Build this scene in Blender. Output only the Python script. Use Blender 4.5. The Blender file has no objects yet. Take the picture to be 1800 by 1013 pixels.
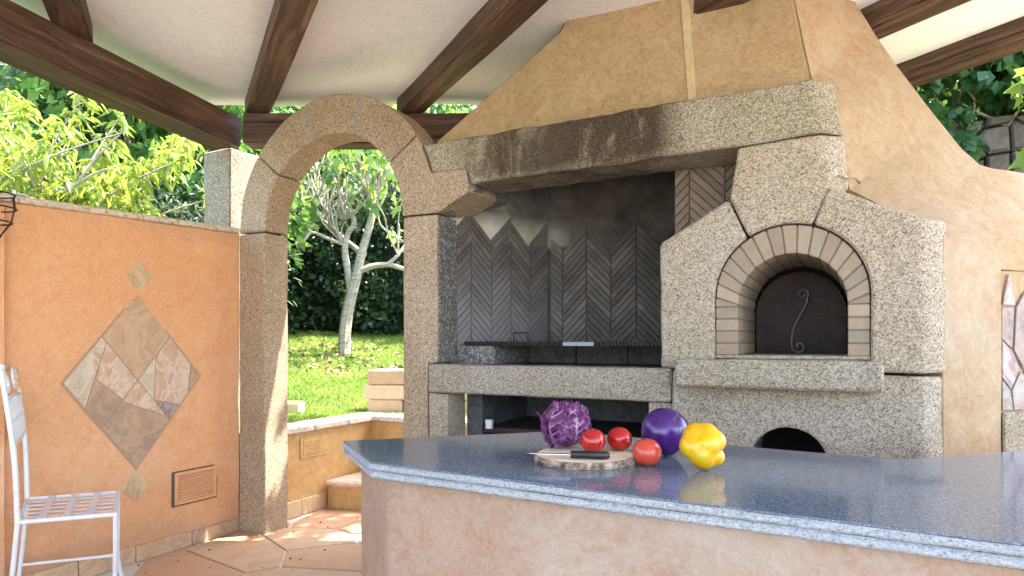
import bpy, bmesh, math, random
import numpy as np
from mathutils import Vector, Matrix, noise
random.seed(7); rng = np.random.default_rng(7)
R = math.radians
SC = bpy.context.scene
COL = SC.collection

# ------------------------------------------------------------------ camera, world, sun
F, EYE, TH = 1150.0, 1.17, math.atan(1150.0/2215.0)
CT, ST = math.cos(TH), math.sin(TH)
cam_data = bpy.data.cameras.new('camera'); cam = bpy.data.objects.new('camera', cam_data); COL.objects.link(cam)
cam.location = (0, 0, EYE); cam.rotation_euler = (R(90), 0, TH)
cam_data.sensor_width = 36; cam_data.lens = 36*F/1800; cam_data.shift_y = 93.5/1800
cam_data.clip_end = 500; cam_data.clip_start = 0.05
SC.camera = cam

SUN_EL, SUN_AZ = 60.0, 48.0           # azimuth measured from +X towards +Y: the sun stands behind the garden, to the right
world = bpy.data.worlds.new('World'); SC.world = world; world.use_nodes = True
wn = world.node_tree; sky = wn.nodes.new('ShaderNodeTexSky'); sky.sky_type = 'NISHITA'; sky.sun_disc = False
sky.sun_elevation = R(SUN_EL); sky.sun_rotation = R(90-SUN_AZ); sky.air_density = 1.0; sky.dust_density = 2.0; sky.ozone_density = 1.0
bg = wn.nodes['Background']; wn.links.new(sky.outputs[0], bg.inputs[0]); bg.inputs[1].default_value = 0.15
sd = bpy.data.lights.new('sun', 'SUN'); sd.energy = 2.7; sd.angle = R(0.6); sd.color = (1.0, 0.93, 0.82)
so = bpy.data.objects.new('sun', sd); COL.objects.link(so)
sv = Vector((math.cos(R(SUN_EL))*math.cos(R(SUN_AZ)), math.cos(R(SUN_EL))*math.sin(R(SUN_AZ)), math.sin(R(SUN_EL))))
so.rotation_euler = sv.to_track_quat('Z', 'Y').to_euler(); so.location = sv*20
SC.view_settings.view_transform = 'Standard'; SC.view_settings.look = 'None'
SC.view_settings.exposure = 3.4; SC.view_settings.gamma = 1.0
SC.render.engine = 'CYCLES'
SC.cycles.max_bounces = 10; SC.cycles.diffuse_bounces = 6; SC.cycles.glossy_bounces = 4
SC.cycles.transparent_max_bounces = 8; SC.cycles.use_denoising = True

def at(px, py, depth):
    """point of the place seen at photo pixel (px, py), depth metres in front of the camera"""
    a = (px-900)/F*depth
    return Vector((a*CT-depth*ST, a*ST+depth*CT, EYE+(600-py)/F*depth))

# ------------------------------------------------------------------ material helpers
class NT:
    def __init__(s, name, world_coords=False, offset=True):
        s.m = bpy.data.materials.new(name); s.m.use_nodes = True; s.t = s.m.node_tree
        s.b = s.t.nodes['Principled BSDF']; s.out = s.t.nodes['Material Output']
        if world_coords:
            s.co = s.n('ShaderNodeNewGeometry').outputs['Position']
        else:
            tc = s.n('ShaderNodeTexCoord').outputs['Object']
            if offset:
                oi = s.n('ShaderNodeObjectInfo').outputs['Random']
                mul = s.math('MULTIPLY', oi, 37.0)
                va = s.n('ShaderNodeVectorMath'); va.operation = 'ADD'; s.l(tc, va.inputs[0]); s.l(mul, va.inputs[1])
                s.co = va.outputs[0]
            else: s.co = tc
    def n(s, t): return s.t.nodes.new(t)
    def l(s, a, b): s.t.links.new(a, b)
    def put(s, v, sock):
        if hasattr(v, 'is_linked') or isinstance(v, bpy.types.NodeSocket): s.l(v, sock)
        else:
            if isinstance(v, tuple) and len(v) == 3: v = (*v, 1)
            sock.default_value = v
    def math(s, op, a, b=0.0, clamp=False):
        x = s.n('ShaderNodeMath'); x.operation = op; x.use_clamp = clamp; s.put(a, x.inputs[0]); s.put(b, x.inputs[1]); return x.outputs[0]
    def map(s, scale=(1,1,1), rot=(0,0,0), co=None):
        x = s.n('ShaderNodeMapping'); s.l(co or s.co, x.inputs[0]); x.inputs['Scale'].default_value = scale; x.inputs['Rotation'].default_value = rot; return x.outputs[0]
    def noise(s, sc, det=4, rough=.55, co=None, dist=0.0):
        x = s.n('ShaderNodeTexNoise'); s.l(co or s.co, x.inputs['Vector']); x.inputs['Scale'].default_value = sc
        x.inputs['Detail'].default_value = det; x.inputs['Roughness'].default_value = rough; x.inputs['Distortion'].default_value = dist; return x.outputs[0]
    def vor(s, sc, feat='F1', out='Color', co=None, rnd=1.0):
        x = s.n('ShaderNodeTexVoronoi'); x.feature = feat; s.l(co or s.co, x.inputs['Vector']); x.inputs['Scale'].default_value = sc
        x.inputs['Randomness'].default_value = rnd; o = x.outputs[out]
        if out == 'Color':
            sp = s.n('ShaderNodeSeparateColor'); s.l(o, sp.inputs[0]); return sp.outputs[0]
        return o
    def ramp(s, fac, stops, interp='LINEAR'):
        x = s.n('ShaderNodeValToRGB'); s.l(fac, x.inputs[0]); cr = x.color_ramp; cr.interpolation = interp
        while len(cr.elements) < len(stops): cr.elements.new(.5)
        for e, (p, c) in zip(cr.elements, stops):
            e.position = p; e.color = (*c, 1) if isinstance(c, tuple) else (c, c, c, 1)
        return x.outputs[0]
    def mix(s, fac, a, b, mode='MIX'):
        x = s.n('ShaderNodeMix'); x.data_type = 'RGBA'; x.blend_type = mode; s.put(fac, x.inputs[0]); s.put(a, x.inputs[6]); s.put(b, x.inputs[7]); return x.outputs[2]
    def bump(s, h, strength=.5, dist=.01, normal=None):
        x = s.n('ShaderNodeBump'); x.inputs['Strength'].default_value = strength; x.inputs['Distance'].default_value = dist
        s.l(h, x.inputs['Height'])
        if normal is not None: s.l(normal, x.inputs['Normal'])
        return x.outputs[0]
    def xyz(s, co=None):
        x = s.n('ShaderNodeSeparateXYZ'); s.l(co or s.co, x.inputs[0]); return x.outputs
    def done(s, col=None, rough=.8, normal=None, spec=None, **kw):
        if col is not None: s.put(col, s.b.inputs['Base Color'])
        s.put(rough, s.b.inputs['Roughness'])
        if normal is not None: s.l(normal, s.b.inputs['Normal'])
        if spec is not None: s.b.inputs['Specular IOR Level'].default_value = spec
        for k, v in kw.items(): s.put(v, s.b.inputs[k.replace('_', ' ')])
        return s.m

def granite(name, light, mid, dark, warm, scale=230, rough=.9, bump=.6, stains=False, tone=.76):
    n = NT(name, world_coords=stains)
    light, mid, dark = (tuple(v*tone for v in c_) for c_ in (light, mid, dark))
    w = n.noise(95, 2, .5)
    wv = n.n('ShaderNodeVectorMath'); wv.operation = 'ADD'; sc_ = n.math('MULTIPLY', w, .007); n.l(n.co, wv.inputs[0]); n.l(sc_, wv.inputs[1])
    c = n.vor(scale, co=wv.outputs[0]); g = n.noise(scale*1.7, 3, .7)
    c2 = n.vor(scale*.85)
    base = n.ramp(c, [(0, dark), (.07, dark), (.14, mid), (.40, mid), (.62, light), (1, light)])
    base = n.mix(n.ramp(c2, [(.0, .55), (.16, .45), (.22, 0.0)]), base, n.mix(.6, mid, dark))
    base = n.mix(n.ramp(c2, [(.78, 0.0), (.84, .55)]), base, n.mix(.5, light, (.85, .82, .76)))
    sp = n.ramp(g, [(.36, 0.0), (.46, 1.0)])
    base = n.mix(sp, n.mix(.35, base, dark), base)
    base = n.mix(.10, base, tuple(.55*p_+.45*q_ for p_, q_ in zip(light, mid)))
    oi = n.n('ShaderNodeObjectInfo').outputs['Random']
    base = n.mix(1.0, base, n.ramp(oi, [(0, (.86, .85, .84)), (.5, (1, .99, .96)), (1, (.95, .90, .84))]), 'MULTIPLY')
    big = n.noise(3.2, 4, .6)
    base = n.mix(n.ramp(big, [(.35, 0.0), (.7, .75)]), base, n.mix(.8, base, warm, 'MULTIPLY'))
    if stains:
        X, Y, Z = n.xyz()
        # grey-black lichen and rain streaks along the lintel, with a shape of their own
        st = n.noise(1.0, 8, .72, co=n.map((8, 8, 3.4)), dist=.4)
        m1 = n.ramp(X, [(0, 0.0)]) if False else None
        rise = n.math('MULTIPLY', n.math('ADD', n.math('ADD', X, 1.92), n.math('MULTIPLY', n.noise(9, 5, .7), -.12)), 3.0, True)
        fall = n.math('MULTIPLY', n.math('SUBTRACT', -.62, X), 7.0, True)
        span = n.math('MULTIPLY', rise, fall)
        up = n.math('MULTIPLY', n.math('SUBTRACT', Z, n.math('ADD', 1.80, n.math('MULTIPLY', n.noise(7, 5, .7), .18))), 9.0, True)
        k = n.math('MULTIPLY', n.math('MULTIPLY', span, up), n.ramp(st, [(.30, .15), (.52, 1.0)]))
        base = n.mix(k, base, n.mix(1.0, base, (.20, .165, .135), 'MULTIPLY'))
        k2 = n.ramp(n.noise(2.0, 5, .6), [(.52, 0.0), (.72, .45)])
        base = n.mix(k2, base, (.10, .085, .06))
    h = n.math('ADD', n.math('MULTIPLY', n.noise(scale*.9, 3, .7), .7), n.math('MULTIPLY', n.noise(22, 4, .6), .8))
    return n.done(base, rough, n.bump(h, bump, .012), spec=.3)

M = {}
M['granite'] = granite('granite_oven', (.66, .59, .495), (.41, .355, .285), (.10, .087, .072), (.80, .74, .62))
M['granite_lintel'] = granite('granite_lintel', (.575, .52, .405), (.35, .305, .225), (.08, .07, .055), (.80, .74, .60), stains=True)
M['granite_arch'] = granite('granite_arch', (.63, .495, .35), (.41, .305, .205), (.105, .082, .063), (.84, .74, .62), scale=235)
M['granite_post'] = granite('granite_post', (.48, .43, .35), (.34, .29, .22), (.12, .10, .08), (.8, .72, .6), scale=170)
M['granite_edge'] = granite('granite_counter_edge', (.64, .69, .76), (.50, .55, .62), (.28, .31, .37), (.9, .93, 1.0), scale=300, bump=.8)
M['granite_dull'] = granite('granite_sooty', (.26, .26, .26), (.16, .16, .165), (.03, .03, .03), (.8, .8, .85), scale=150)

def polished():
    n = NT('granite_counter_top', offset=False)
    c = n.vor(420); g = n.noise(330, 3, .75)
    base = n.ramp(c, [(0, (.06, .078, .115)), (.35, (.085, .11, .16)), (.5, (.12, .155, .215)), (.8, (.17, .215, .285)), (.93, (.30, .36, .45)), (1, (.38, .44, .53))])
    base = n.mix(n.ramp(g, [(.35, 0.0), (.6, .6)]), base, (.105, .14, .195))
    base = n.mix(n.ramp(n.noise(4, 3), [(.4, 0.0), (.7, .35)]), base, (.15, .16, .18))
    r = n.ramp(n.noise(3, 4, .6), [(.3, .07), (.7, .13)])
    return n.done(base, r, n.bump(n.noise(120, 2), .02, .002), spec=.42)
M['counter_top'] = polished()

def plaster(name, a, b, c, scale=1.0, bump=.35, swirl=.10, rough=.9, patch=None, dirt_and_band=False, tone=.78):
    a, b, c = (tuple(v*tone for v in c_) for c_ in (a, b, c))
    if patch: patch = tuple(v*tone for v in patch)
    n = NT(name, world_coords=True)
    w = n.noise(2.3*scale, 5, .62, dist=.9)
    w2 = n.noise(9*scale, 5, .65, dist=1.6)
    base = n.mix(n.ramp(w, [(.34, 0.0), (.66, 1.0)]), a, b)
    base = n.mix(n.ramp(w2, [(.40, 0.0), (.66, .8)]), base, c)
    fine = n.noise(60*scale, 4, .7, dist=1.0)
    base = n.mix(.25, base, n.ramp(fine, [(.3, .35), (.7, 1.0)]), 'MULTIPLY')
    if patch: base = n.mix(n.ramp(n.noise(1.1, 5, .7, dist=.5), [(.55, 0.0), (.66, .5)]), base, patch)
    sw = n.noise(17*scale, 5, .7, dist=3.5)
    base = n.mix(n.ramp(sw, [(.42, 0.0), (.62, swirl)]), base, n.mix(.4, a, (.8, .74, .62)))
    h = n.math('ADD', n.math('MULTIPLY', n.noise(120*scale, 3, .7), .35), n.math('ADD', n.math('MULTIPLY', sw, 1.2), n.math('MULTIPLY', n.noise(5*scale, 4, .5, dist=.6), 1.6)))
    if name == 'plaster_ceiling':
        ln = n.ramp(n.noise(1.7, 5, .6, dist=1.6), [(.492, 0.0), (.5, .5), (.508, 0.0)])
        gate = n.ramp(n.noise(1.3, 2), [(.52, 0.0), (.62, 1.0)])
        base = n.mix(n.math('MULTIPLY', n.math('MULTIPLY', ln, gate), .45), base, (.40, .37, .34))
        base = n.mix(n.ramp(n.noise(2.4, 5, .65, dist=1.0), [(.56, 0.0), (.76, .14)]), base, (.60, .60, .54))
    if dirt_and_band:
        X, Y, Z = n.xyz()
        lowk = n.math('MULTIPLY', n.math('SUBTRACT', n.math('ADD', .10, n.math('MULTIPLY', n.noise(7, 5, .7), .38)), Z), 5.0, True)
        base = n.mix(n.math('MULTIPLY', lowk, .55), base, (.42, .26, .16))
        topk = n.math('MULTIPLY', n.math('SUBTRACT', Z, n.math('SUBTRACT', 1.86, n.math('MULTIPLY', n.noise(9, 5, .7, co=n.map((1, 2.5, .5))), .26))), 9.0, True)  # streaky darker band just below the top of the wall
        base = n.mix(n.math('MULTIPLY', topk, .45), base, (.50, .30, .18))
    return n.done(base, rough, n.bump(h, bump, .02), spec=.2)
M['ochre'] = plaster('plaster_ochre', (.49, .335, .165), (.56, .40, .22), (.40, .25, .11), 1.3, .30, swirl=.32)
M['peach'] = plaster('plaster_peach', (.54, .38, .225), (.59, .435, .275), (.49, .31, .165), .55, .14, swirl=.22, patch=(.56, .48, .38), tone=.66)
M['orange'] = plaster('plaster_orange', (.82, .42, .205), (.85, .48, .255), (.80, .38, .19), .9, .42, patch=(.78, .50, .35), dirt_and_band=True, tone=.94)
M['beige'] = plaster('plaster_beige', (.50, .335, .235), (.55, .39, .285), (.47, .265, .16), 1.3, .30, swirl=.22, patch=(.60, .54, .49), tone=.74)
M['yellow'] = plaster('plaster_yellow', (.72, .44, .17), (.78, .52, .24), (.62, .33, .11), 1.0, .2)
M['white'] = plaster('plaster_ceiling', (.88, .88, .89), (.90, .90, .91), (.85, .85, .85), .6, .10, patch=(.84, .82, .84), tone=1.0)

def soot_plaster():
    n = NT('plaster_sooty', world_coords=True)
    X, Y, Z = n.xyz()
    base = n.ramp(n.noise(5, 6, .7, dist=.8), [(.3, (.05, .047, .043)), (.5, (.11, .11, .10)), (.7, (.21, .215, .195))])
    right = n.math('MULTIPLY', n.math('ADD', n.math('ADD', X, 1.62), n.math('MULTIPLY', n.noise(3, 5, .7), .35)), 3.0, True)
    base = n.mix(right, base, n.ramp(n.noise(6, 5, .7), [(.3, (.030, .026, .023)), (.7, (.095, .08, .068))]))
    pale = n.math('MULTIPLY', n.math('SUBTRACT', n.math('SUBTRACT', 1.96, Z), n.math('MULTIPLY', n.noise(4, 5, .7), .12)), 9.0, True)
    k = n.math('MULTIPLY', n.math('MULTIPLY', pale, n.math('MULTIPLY', n.math('SUBTRACT', Z, 1.72), 40.0, True)), n.math('SUBTRACT', 1.0, right, True))
    base = n.mix(n.math('MULTIPLY', k, .92), base, (.52, .50, .41))
    holes = n.ramp(n.noise(14, 5, .7), [(.64, 0.0), (.74, .55)])
    base = n.mix(holes, base, (.03, .027, .025))
    return n.done(base, .95, n.bump(n.noise(25, 5, .6), .4, .015), spec=.1)
M['soot'] = soot_plaster()

def soot_brick():
    n = NT('brick_sooty', world_coords=True)
    X, Y, Z = n.xyz()
    oi = n.n('ShaderNodeObjectInfo').outputs['Random']
    base = n.ramp(oi, [(0, (.10, .088, .08)), (.5, (.145, .127, .115)), (1, (.19, .168, .152))])
    base = n.mix(n.ramp(n.noise(9, 5, .7), [(.35, 0.0), (.7, .7)]), base, (.06, .055, .055))
    lf = n.math('MULTIPLY', n.math('SUBTRACT', -1.45, X), 3.0, True); lw_ = n.math('MULTIPLY', n.math('SUBTRACT', n.math('SUBTRACT', 1.78, Z), n.math('MULTIPLY', n.noise(5, 4), .3)), 3.0, True)
    base = n.mix(n.math('MULTIPLY', n.math('MULTIPLY', lf, lw_), .75), base, (.23, .23, .25))
    s1 = n.noise(2.6, 5, .65)
    d = n.math('MULTIPLY', n.math('ADD', X, 1.30), 1.2)
    hi = n.math('MULTIPLY', n.math('SUBTRACT', Z, 1.50), 1.5, True)
    k = n.math('ADD', n.math('ADD', d, hi), n.math('MULTIPLY', n.math('SUBTRACT', s1, .45), 2.6), True)
    base = n.mix(n.math('MULTIPLY', k, .86), base, (.035, .030, .027))
    return n.done(base, .9, n.bump(n.noise(70, 4, .6), .35, .006), spec=.15)
M['brick_soot'] = soot_brick()

def brick(name, cols, rough=.9):
    n = NT(name)
    oi = n.n('ShaderNodeObjectInfo').outputs['Random']
    base = n.ramp(oi, [(i/(len(cols)-1), c) for i, c in enumerate(cols)])
    base = n.mix(n.ramp(n.noise(18, 5, .7), [(.4, 0.0), (.75, .5)]), base, n.mix(.9, base, (.62, .55, .50), 'MULTIPLY'))
    return n.done(base, rough, n.bump(n.noise(90, 4, .7), .3, .005), spec=.2)
M['brick'] = brick('fire_brick', [(.34, .28, .21), (.29, .24, .18), (.37, .305, .22), (.28, .215, .165), (.32, .26, .19), (.26, .23, .185)])
M['brick_cheek'] = brick('cheek_brick', [(.19, .145, .115), (.24, .185, .145), (.155, .12, .095), (.21, .16, .125)])
M['tufa'] = brick('tufa_block', [(.62, .44, .27), (.70, .52, .34), (.55, .37, .22)])
M['mortar'] = NT('mortar').done((.10, .085, .07), .95)
M['band'] = plaster('plaster_band', (.66, .50, .28), (.70, .56, .34), (.58, .42, .22), 1.3, .2)
M['paving_bed'] = (lambda n: n.done(n.ramp(n.noise(9, 5, .7), [(.3, (.44, .40, .34)), (.7, (.55, .51, .45))]), .9))(NT('pale_paving'))
M['mortar_pale'] = NT('mortar_pale').done((.20, .165, .13), .95)
M['mortar_tan'] = NT('mortar_tan').done((.40, .27, .17), .95)
M['mortar_grey'] = NT('mortar_grey').done((.26, .25, .24), .95)

def wood():
    n = NT('dark_beam_wood', offset=True)
    co = n.map((1.2, 16, 16))
    g = n.noise(2.0, 6, .6, co=co, dist=.6); g2 = n.noise(9, 4, .6, co=co)
    base = n.ramp(g, [(.28, (.020, .011, .008)), (.5, (.078, .041, .027)), (.72, (.20, .118, .074))])
    base = n.mix(n.ramp(g2, [(.5, 0.0), (.75, .45)]), base, (.20, .10, .055))
    base = n.mix(n.ramp(n.noise(1.6, 4), [(.5, 0.0), (.7, .4)]), base, (.15, .085, .05))
    cr = n.ramp(n.noise(1.3, 3, .5, co=n.map((.5, 22, 22))), [(.66, 0.0), (.70, .8)])
    base = n.mix(cr, base, (.008, .005, .004))
    h = n.math('ADD', g, n.math('MULTIPLY', cr, -1.0))
    return n.done(base, .55, n.bump(h, .5, .012), spec=.35)
M['wood'] = wood()

def flag():
    n = NT('terracotta_flagstone')
    oi = n.n('ShaderNodeObjectInfo').outputs['Random']
    base = n.ramp(oi, [(0, (.43, .265, .15)), (.3, (.46, .31, .19)), (.6, (.40, .24, .135)), (1, (.47, .335, .21))])
    base = n.mix(n.ramp(n.noise(6, 6, .7, dist=1.5), [(.4, 0.0), (.7, .7)]), base, (.42, .20, .10))
    base = n.mix(n.ramp(n.noise(22, 5, .7), [(.6, 0.0), (.75, .6)]), base, (.16, .11, .075))
    return n.done(base, .62, n.bump(n.noise(12, 6, .65, dist=1.0), .35, .012), spec=.4)
M['flag'] = flag()

def tile(name, a, b, c):
    n = NT(name)
    w = n.noise(3.2, 6, .6, dist=2.2)
    base = n.ramp(w, [(.30, a), (.48, b), (.56, c), (.62, b), (.75, a)])
    ln = n.ramp(n.noise(3.2, 4, .55, dist=4.0), [(.485, 0.0), (.5, .8), (.515, 0.0)])
    base = n.mix(ln, base, (.40, .20, .12))
    base = n.mix(n.ramp(n.noise(50, 4, .7), [(.45, 0.0), (.8, .3)]), base, (.60, .44, .32))
    return n.done(base, .55, n.bump(w, .25, .01), spec=.35)
M['tile_a'] = tile('stone_tile_ochre', (.46, .285, .165), (.56, .37, .23), (.42, .29, .185))
M['tile_b'] = tile('stone_tile_pink', (.60, .42, .31), (.52, .32, .215), (.64, .51, .41))
M['tile_c'] = tile('stone_tile_brown', (.36, .235, .155), (.46, .31, .205), (.32, .225, .16))
M['tile_d'] = tile('stone_tile_grey', (.58, .50, .37), (.50, .42, .31), (.64, .53, .41))
M['tile_e'] = tile('stone_tile_mauve', (.26, .20, .21), (.36, .32, .32), (.22, .15, .15))
M['tile_g'] = tile('stone_tile_dark_mauve', (.20, .155, .15), (.26, .21, .19), (.17, .135, .13))  # darker mauve, toned down where the inlay came out too bright
M['tile_h'] = tile('stone_tile_pale_grey', (.26, .24, .23), (.32, .30, .29), (.22, .18, .16))
M['tile_f'] = tile('stone_tile_sand', (.54, .38, .19), (.60, .44, .25), (.46, .34, .20))

def metal(name, col, rough=.5, met=.8):
    n = NT(name); base = n.mix(n.ramp(n.noise(30, 5, .7), [(.45, 0.0), (.7, .6)]), col, tuple(x*.45 for x in col))
    return n.done(base, rough, n.bump(n.noise(60, 3), .15, .004), Metallic=met)
M['iron'] = metal('black_iron', (.018, .015, .014), .6, .3)
def rusty():
    n = NT('rusty_door_iron', offset=False)
    base = n.mix(n.ramp(n.noise(11, 6, .7, dist=.5), [(.42, 0.0), (.68, .8)]), (.026, .017, .018), (.060, .030, .022))
    base = n.mix(n.ramp(n.noise(60, 4, .7), [(.55, 0.0), (.72, .6)]), base, (.095, .045, .028))
    return n.done(base, .68, n.bump(n.noise(70, 4, .7), .3, .004), Metallic=.3)
M['rust_iron'] = rusty()
M['handle_iron'] = metal('worn_handle_iron', (.13, .11, .105), .5, .5)
M['steel'] = NT('bright_steel').done((.20, .21, .24), .42, Metallic=1.0)
M['white_paint'] = (lambda n: n.done(n.mix(n.ramp(n.noise(25, 4, .7), [(.56, 0.0), (.72, .5)]), (.62, .61, .62), (.36, .32, .29)), .5, n.bump(n.noise(80, 3), .2, .003)))(NT('chipped_white_paint'))
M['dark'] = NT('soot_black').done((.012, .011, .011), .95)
M['concrete'] = plaster('sooty_concrete', (.10, .10, .11), (.16, .155, .16), (.05, .05, .05), 1.5, .3)
M['handle'] = NT('black_plastic').done((.012, .012, .014), .32)
M['knife'] = NT('knife_blade').done((.62, .62, .6), .22, Metallic=1.0)

def leafmat(name, stops, trans=.45, rough=.45, spec=.4):
    n = NT(name); at_ = n.n('ShaderNodeAttribute'); at_.attribute_name = 'v'
    col = n.ramp(at_.outputs['Fac'], stops)
    n.done(col, rough, spec=spec)
    tr = n.n('ShaderNodeBsdfTranslucent'); bc = n.mix(.5, col, (.9, 1.0, .25), 'MULTIPLY'); mx = n.mix(.6, col, (.35, .55, .06)); n.l(n.mix(.5, col, mx), tr.inputs[0])
    ms = n.n('ShaderNodeMixShader'); ms.inputs[0].default_value = trans
    n.l(n.b.outputs[0], ms.inputs[1]); n.l(tr.outputs[0], ms.inputs[2]); n.l(ms.outputs[0], n.out.inputs[0])
    return n.m
M['leaf_hedge'] = leafmat('hedge_leaf', [(0, (.012, .03, .012)), (.6, (.025, .06, .02)), (1, (.05, .10, .03))], .15)
M['leaf_mid'] = leafmat('broad_leaf', [(0, (.03, .10, .025)), (.5, (.09, .21, .05)), (1, (.26, .38, .12))], .5)
M['leaf_peach'] = leafmat('peach_leaf', [(0, (.12, .20, .03)), (.5, (.24, .32, .05)), (.85, (.42, .43, .06)), (1, (.52, .46, .10))], .5)
M['leaf_fig'] = leafmat('fig_leaf', [(0, (.06, .15, .03)), (.6, (.14, .26, .05)), (1, (.28, .38, .08))], .5)
M['leaf_olive'] = leafmat('grey_leaf', [(0, (.07, .10, .08)), (1, (.20, .24, .21))], .3)
M['leaf_ivy'] = leafmat('ivy_leaf', [(0, (.02, .07, .025)), (.6, (.04, .12, .035)), (.9, (.07, .16, .03)), (1, (.18, .26, .05))], .3)
M['grass'] = leafmat('grass_blade', [(0, (.10, .20, .03)), (.5, (.24, .35, .07)), (1, (.46, .48, .16))], .4, .6, .2)
M['bark'] = (lambda n: n.done(n.ramp(n.noise(3, 5, .6, co=n.map((3, 3, 14))), [(.3, (.20, .17, .12)), (.6, (.40, .36, .27)), (.8, (.52, .48, .38))]), .85, n.bump(n.noise(12, 4), .4, .02)))(NT('pale_fig_bark'))
M['twig'] = (lambda n: n.done(n.ramp(n.noise(30, 4), [(.3, (.20, .15, .10)), (.7, (.42, .36, .29))]), .85))(NT('twig_bark'))
M['soil'] = (lambda n: n.done(n.ramp(n.noise(3, 6, .7), [(.3, (.05, .07, .02)), (.7, (.09, .12, .035))]), .95))(NT('lawn_soil'))
M['earth'] = (lambda n: n.done(n.ramp(n.noise(2, 6, .7), [(.3, (.30, .22, .14)), (.7, (.42, .32, .21))]), .95))(NT('dry_earth'))
M['drystone'] = (lambda n: n.done(n.mix(n.ramp(n.noise(14, 5, .7), [(.4, 0.0), (.7, .7)]), n.ramp(n.n('ShaderNodeObjectInfo').outputs['Random'], [(0, (.11, .085, .065)), (1, (.22, .17, .13))]), (.06, .05, .045)), .95, n.bump(n.noise(20, 5), .6, .03)))(NT('dry_stone'))
M['coping'] = granite('pale_coping', (.74, .68, .58), (.62, .54, .43), (.40, .33, .26), (.95, .9, .8), scale=60, bump=.3, tone=.9)
M['tomato'] = (lambda n: n.done(n.mix(n.ramp(n.noise(14, 3), [(.4, 0.0), (.7, .6)]), (.36, .008, .006), (.46, .022, .010)), .16, spec=.6, Subsurface_Weight=.08))(NT('tomato_skin'))
M['tomato_pale'] = (lambda n: n.done(n.mix(n.ramp(n.noise(14, 3), [(.4, 0.0), (.7, .6)]), (.46, .045, .028), (.54, .08, .042)), .22, spec=.5, Subsurface_Weight=.08))(NT('pale_tomato_skin'))
def aub():
    n = NT('aubergine_skin', offset=False); X, Y, Z = n.xyz()
    k = n.ramp(n.noise(9, 3, .5, co=n.map((1, 1, .3)), dist=.6), [(.35, 0.0), (.7, 1.0)])
    base = n.mix(k, (.018, .002, .055), (.075, .012, .19))
    pole = n.math('ADD', n.math('MULTIPLY', X, 16.0), n.math('MULTIPLY', Z, -7.0))
    st = n.ramp(n.noise(1.6, 4, .6, co=n.map((26, 26, 3.2)), dist=.8), [(.60, 0.0), (.74, .55)])
    base = n.mix(n.math('MULTIPLY', st, n.math('ADD', pole, .35, True)), base, (.46, .30, .62))
    base = n.mix(n.ramp(n.noise(130, 2), [(.70, 0.0), (.76, .35)]), base, (.30, .18, .42))
    return n.done(base, .24, spec=.6)
M['aubergine'] = aub()
def pep():
    n = NT('yellow_pepper_skin', offset=False)
    base = n.mix(n.ramp(n.noise(10, 3), [(.4, 0.0), (.7, .8)]), (.62, .30, .003), (.72, .46, .006))
    g = n.vor(6.0, out='Distance'); base = n.mix(n.ramp(n.noise(7, 2), [(.60, 0.0), (.72, .7)]), base, (.36, .42, .01))
    return n.done(base, .27, spec=.5, Subsurface_Weight=.1)
M['pepper'] = pep()
def cab():
    n = NT('red_cabbage_leaf', offset=True)
    at_ = n.n('ShaderNodeAttribute'); at_.attribute_name = 'vein'
    base = n.mix(n.ramp(n.noise(22, 5, .7), [(.35, 0.0), (.7, 1.0)]), (.075, .005, .075), (.34, .07, .30))
    base = n.mix(n.ramp(at_.outputs['Fac'], [(.12, 0.0), (.55, .95)]), base, (.72, .52, .68))
    v = n.vor(42, 'DISTANCE_TO_EDGE', 'Distance'); base = n.mix(n.ramp(v, [(0, .45), (.06, 0.0)]), base, (.50, .26, .45))
    return n.done(base, .32, n.bump(n.noise(40, 4), .5, .006), spec=.5)
M['cabbage'] = cab()
M['cut_wood'] = (lambda n: n.done(n.mix(n.ramp(n.noise(1, 5, .6, co=n.map((10, 60, 10))), [(.35, 0.0), (.7, 1.0)]), (.74, .66, .54), (.62, .50, .38)), .55, spec=.3))(NT('cut_log_wood'))
M['log_bark'] = (lambda n: n.done(n.ramp(n.noise(35, 5, .7), [(.35, (.06, .04, .03)), (.5, (.26, .175, .12)), (.65, (.56, .45, .36))]), .9, n.bump(n.noise(45, 4, .7), .9, .01)))(NT('log_bark'))
M['dryleaf'] = NT('dry_leaf').done((.12, .07, .035), .9)

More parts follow.
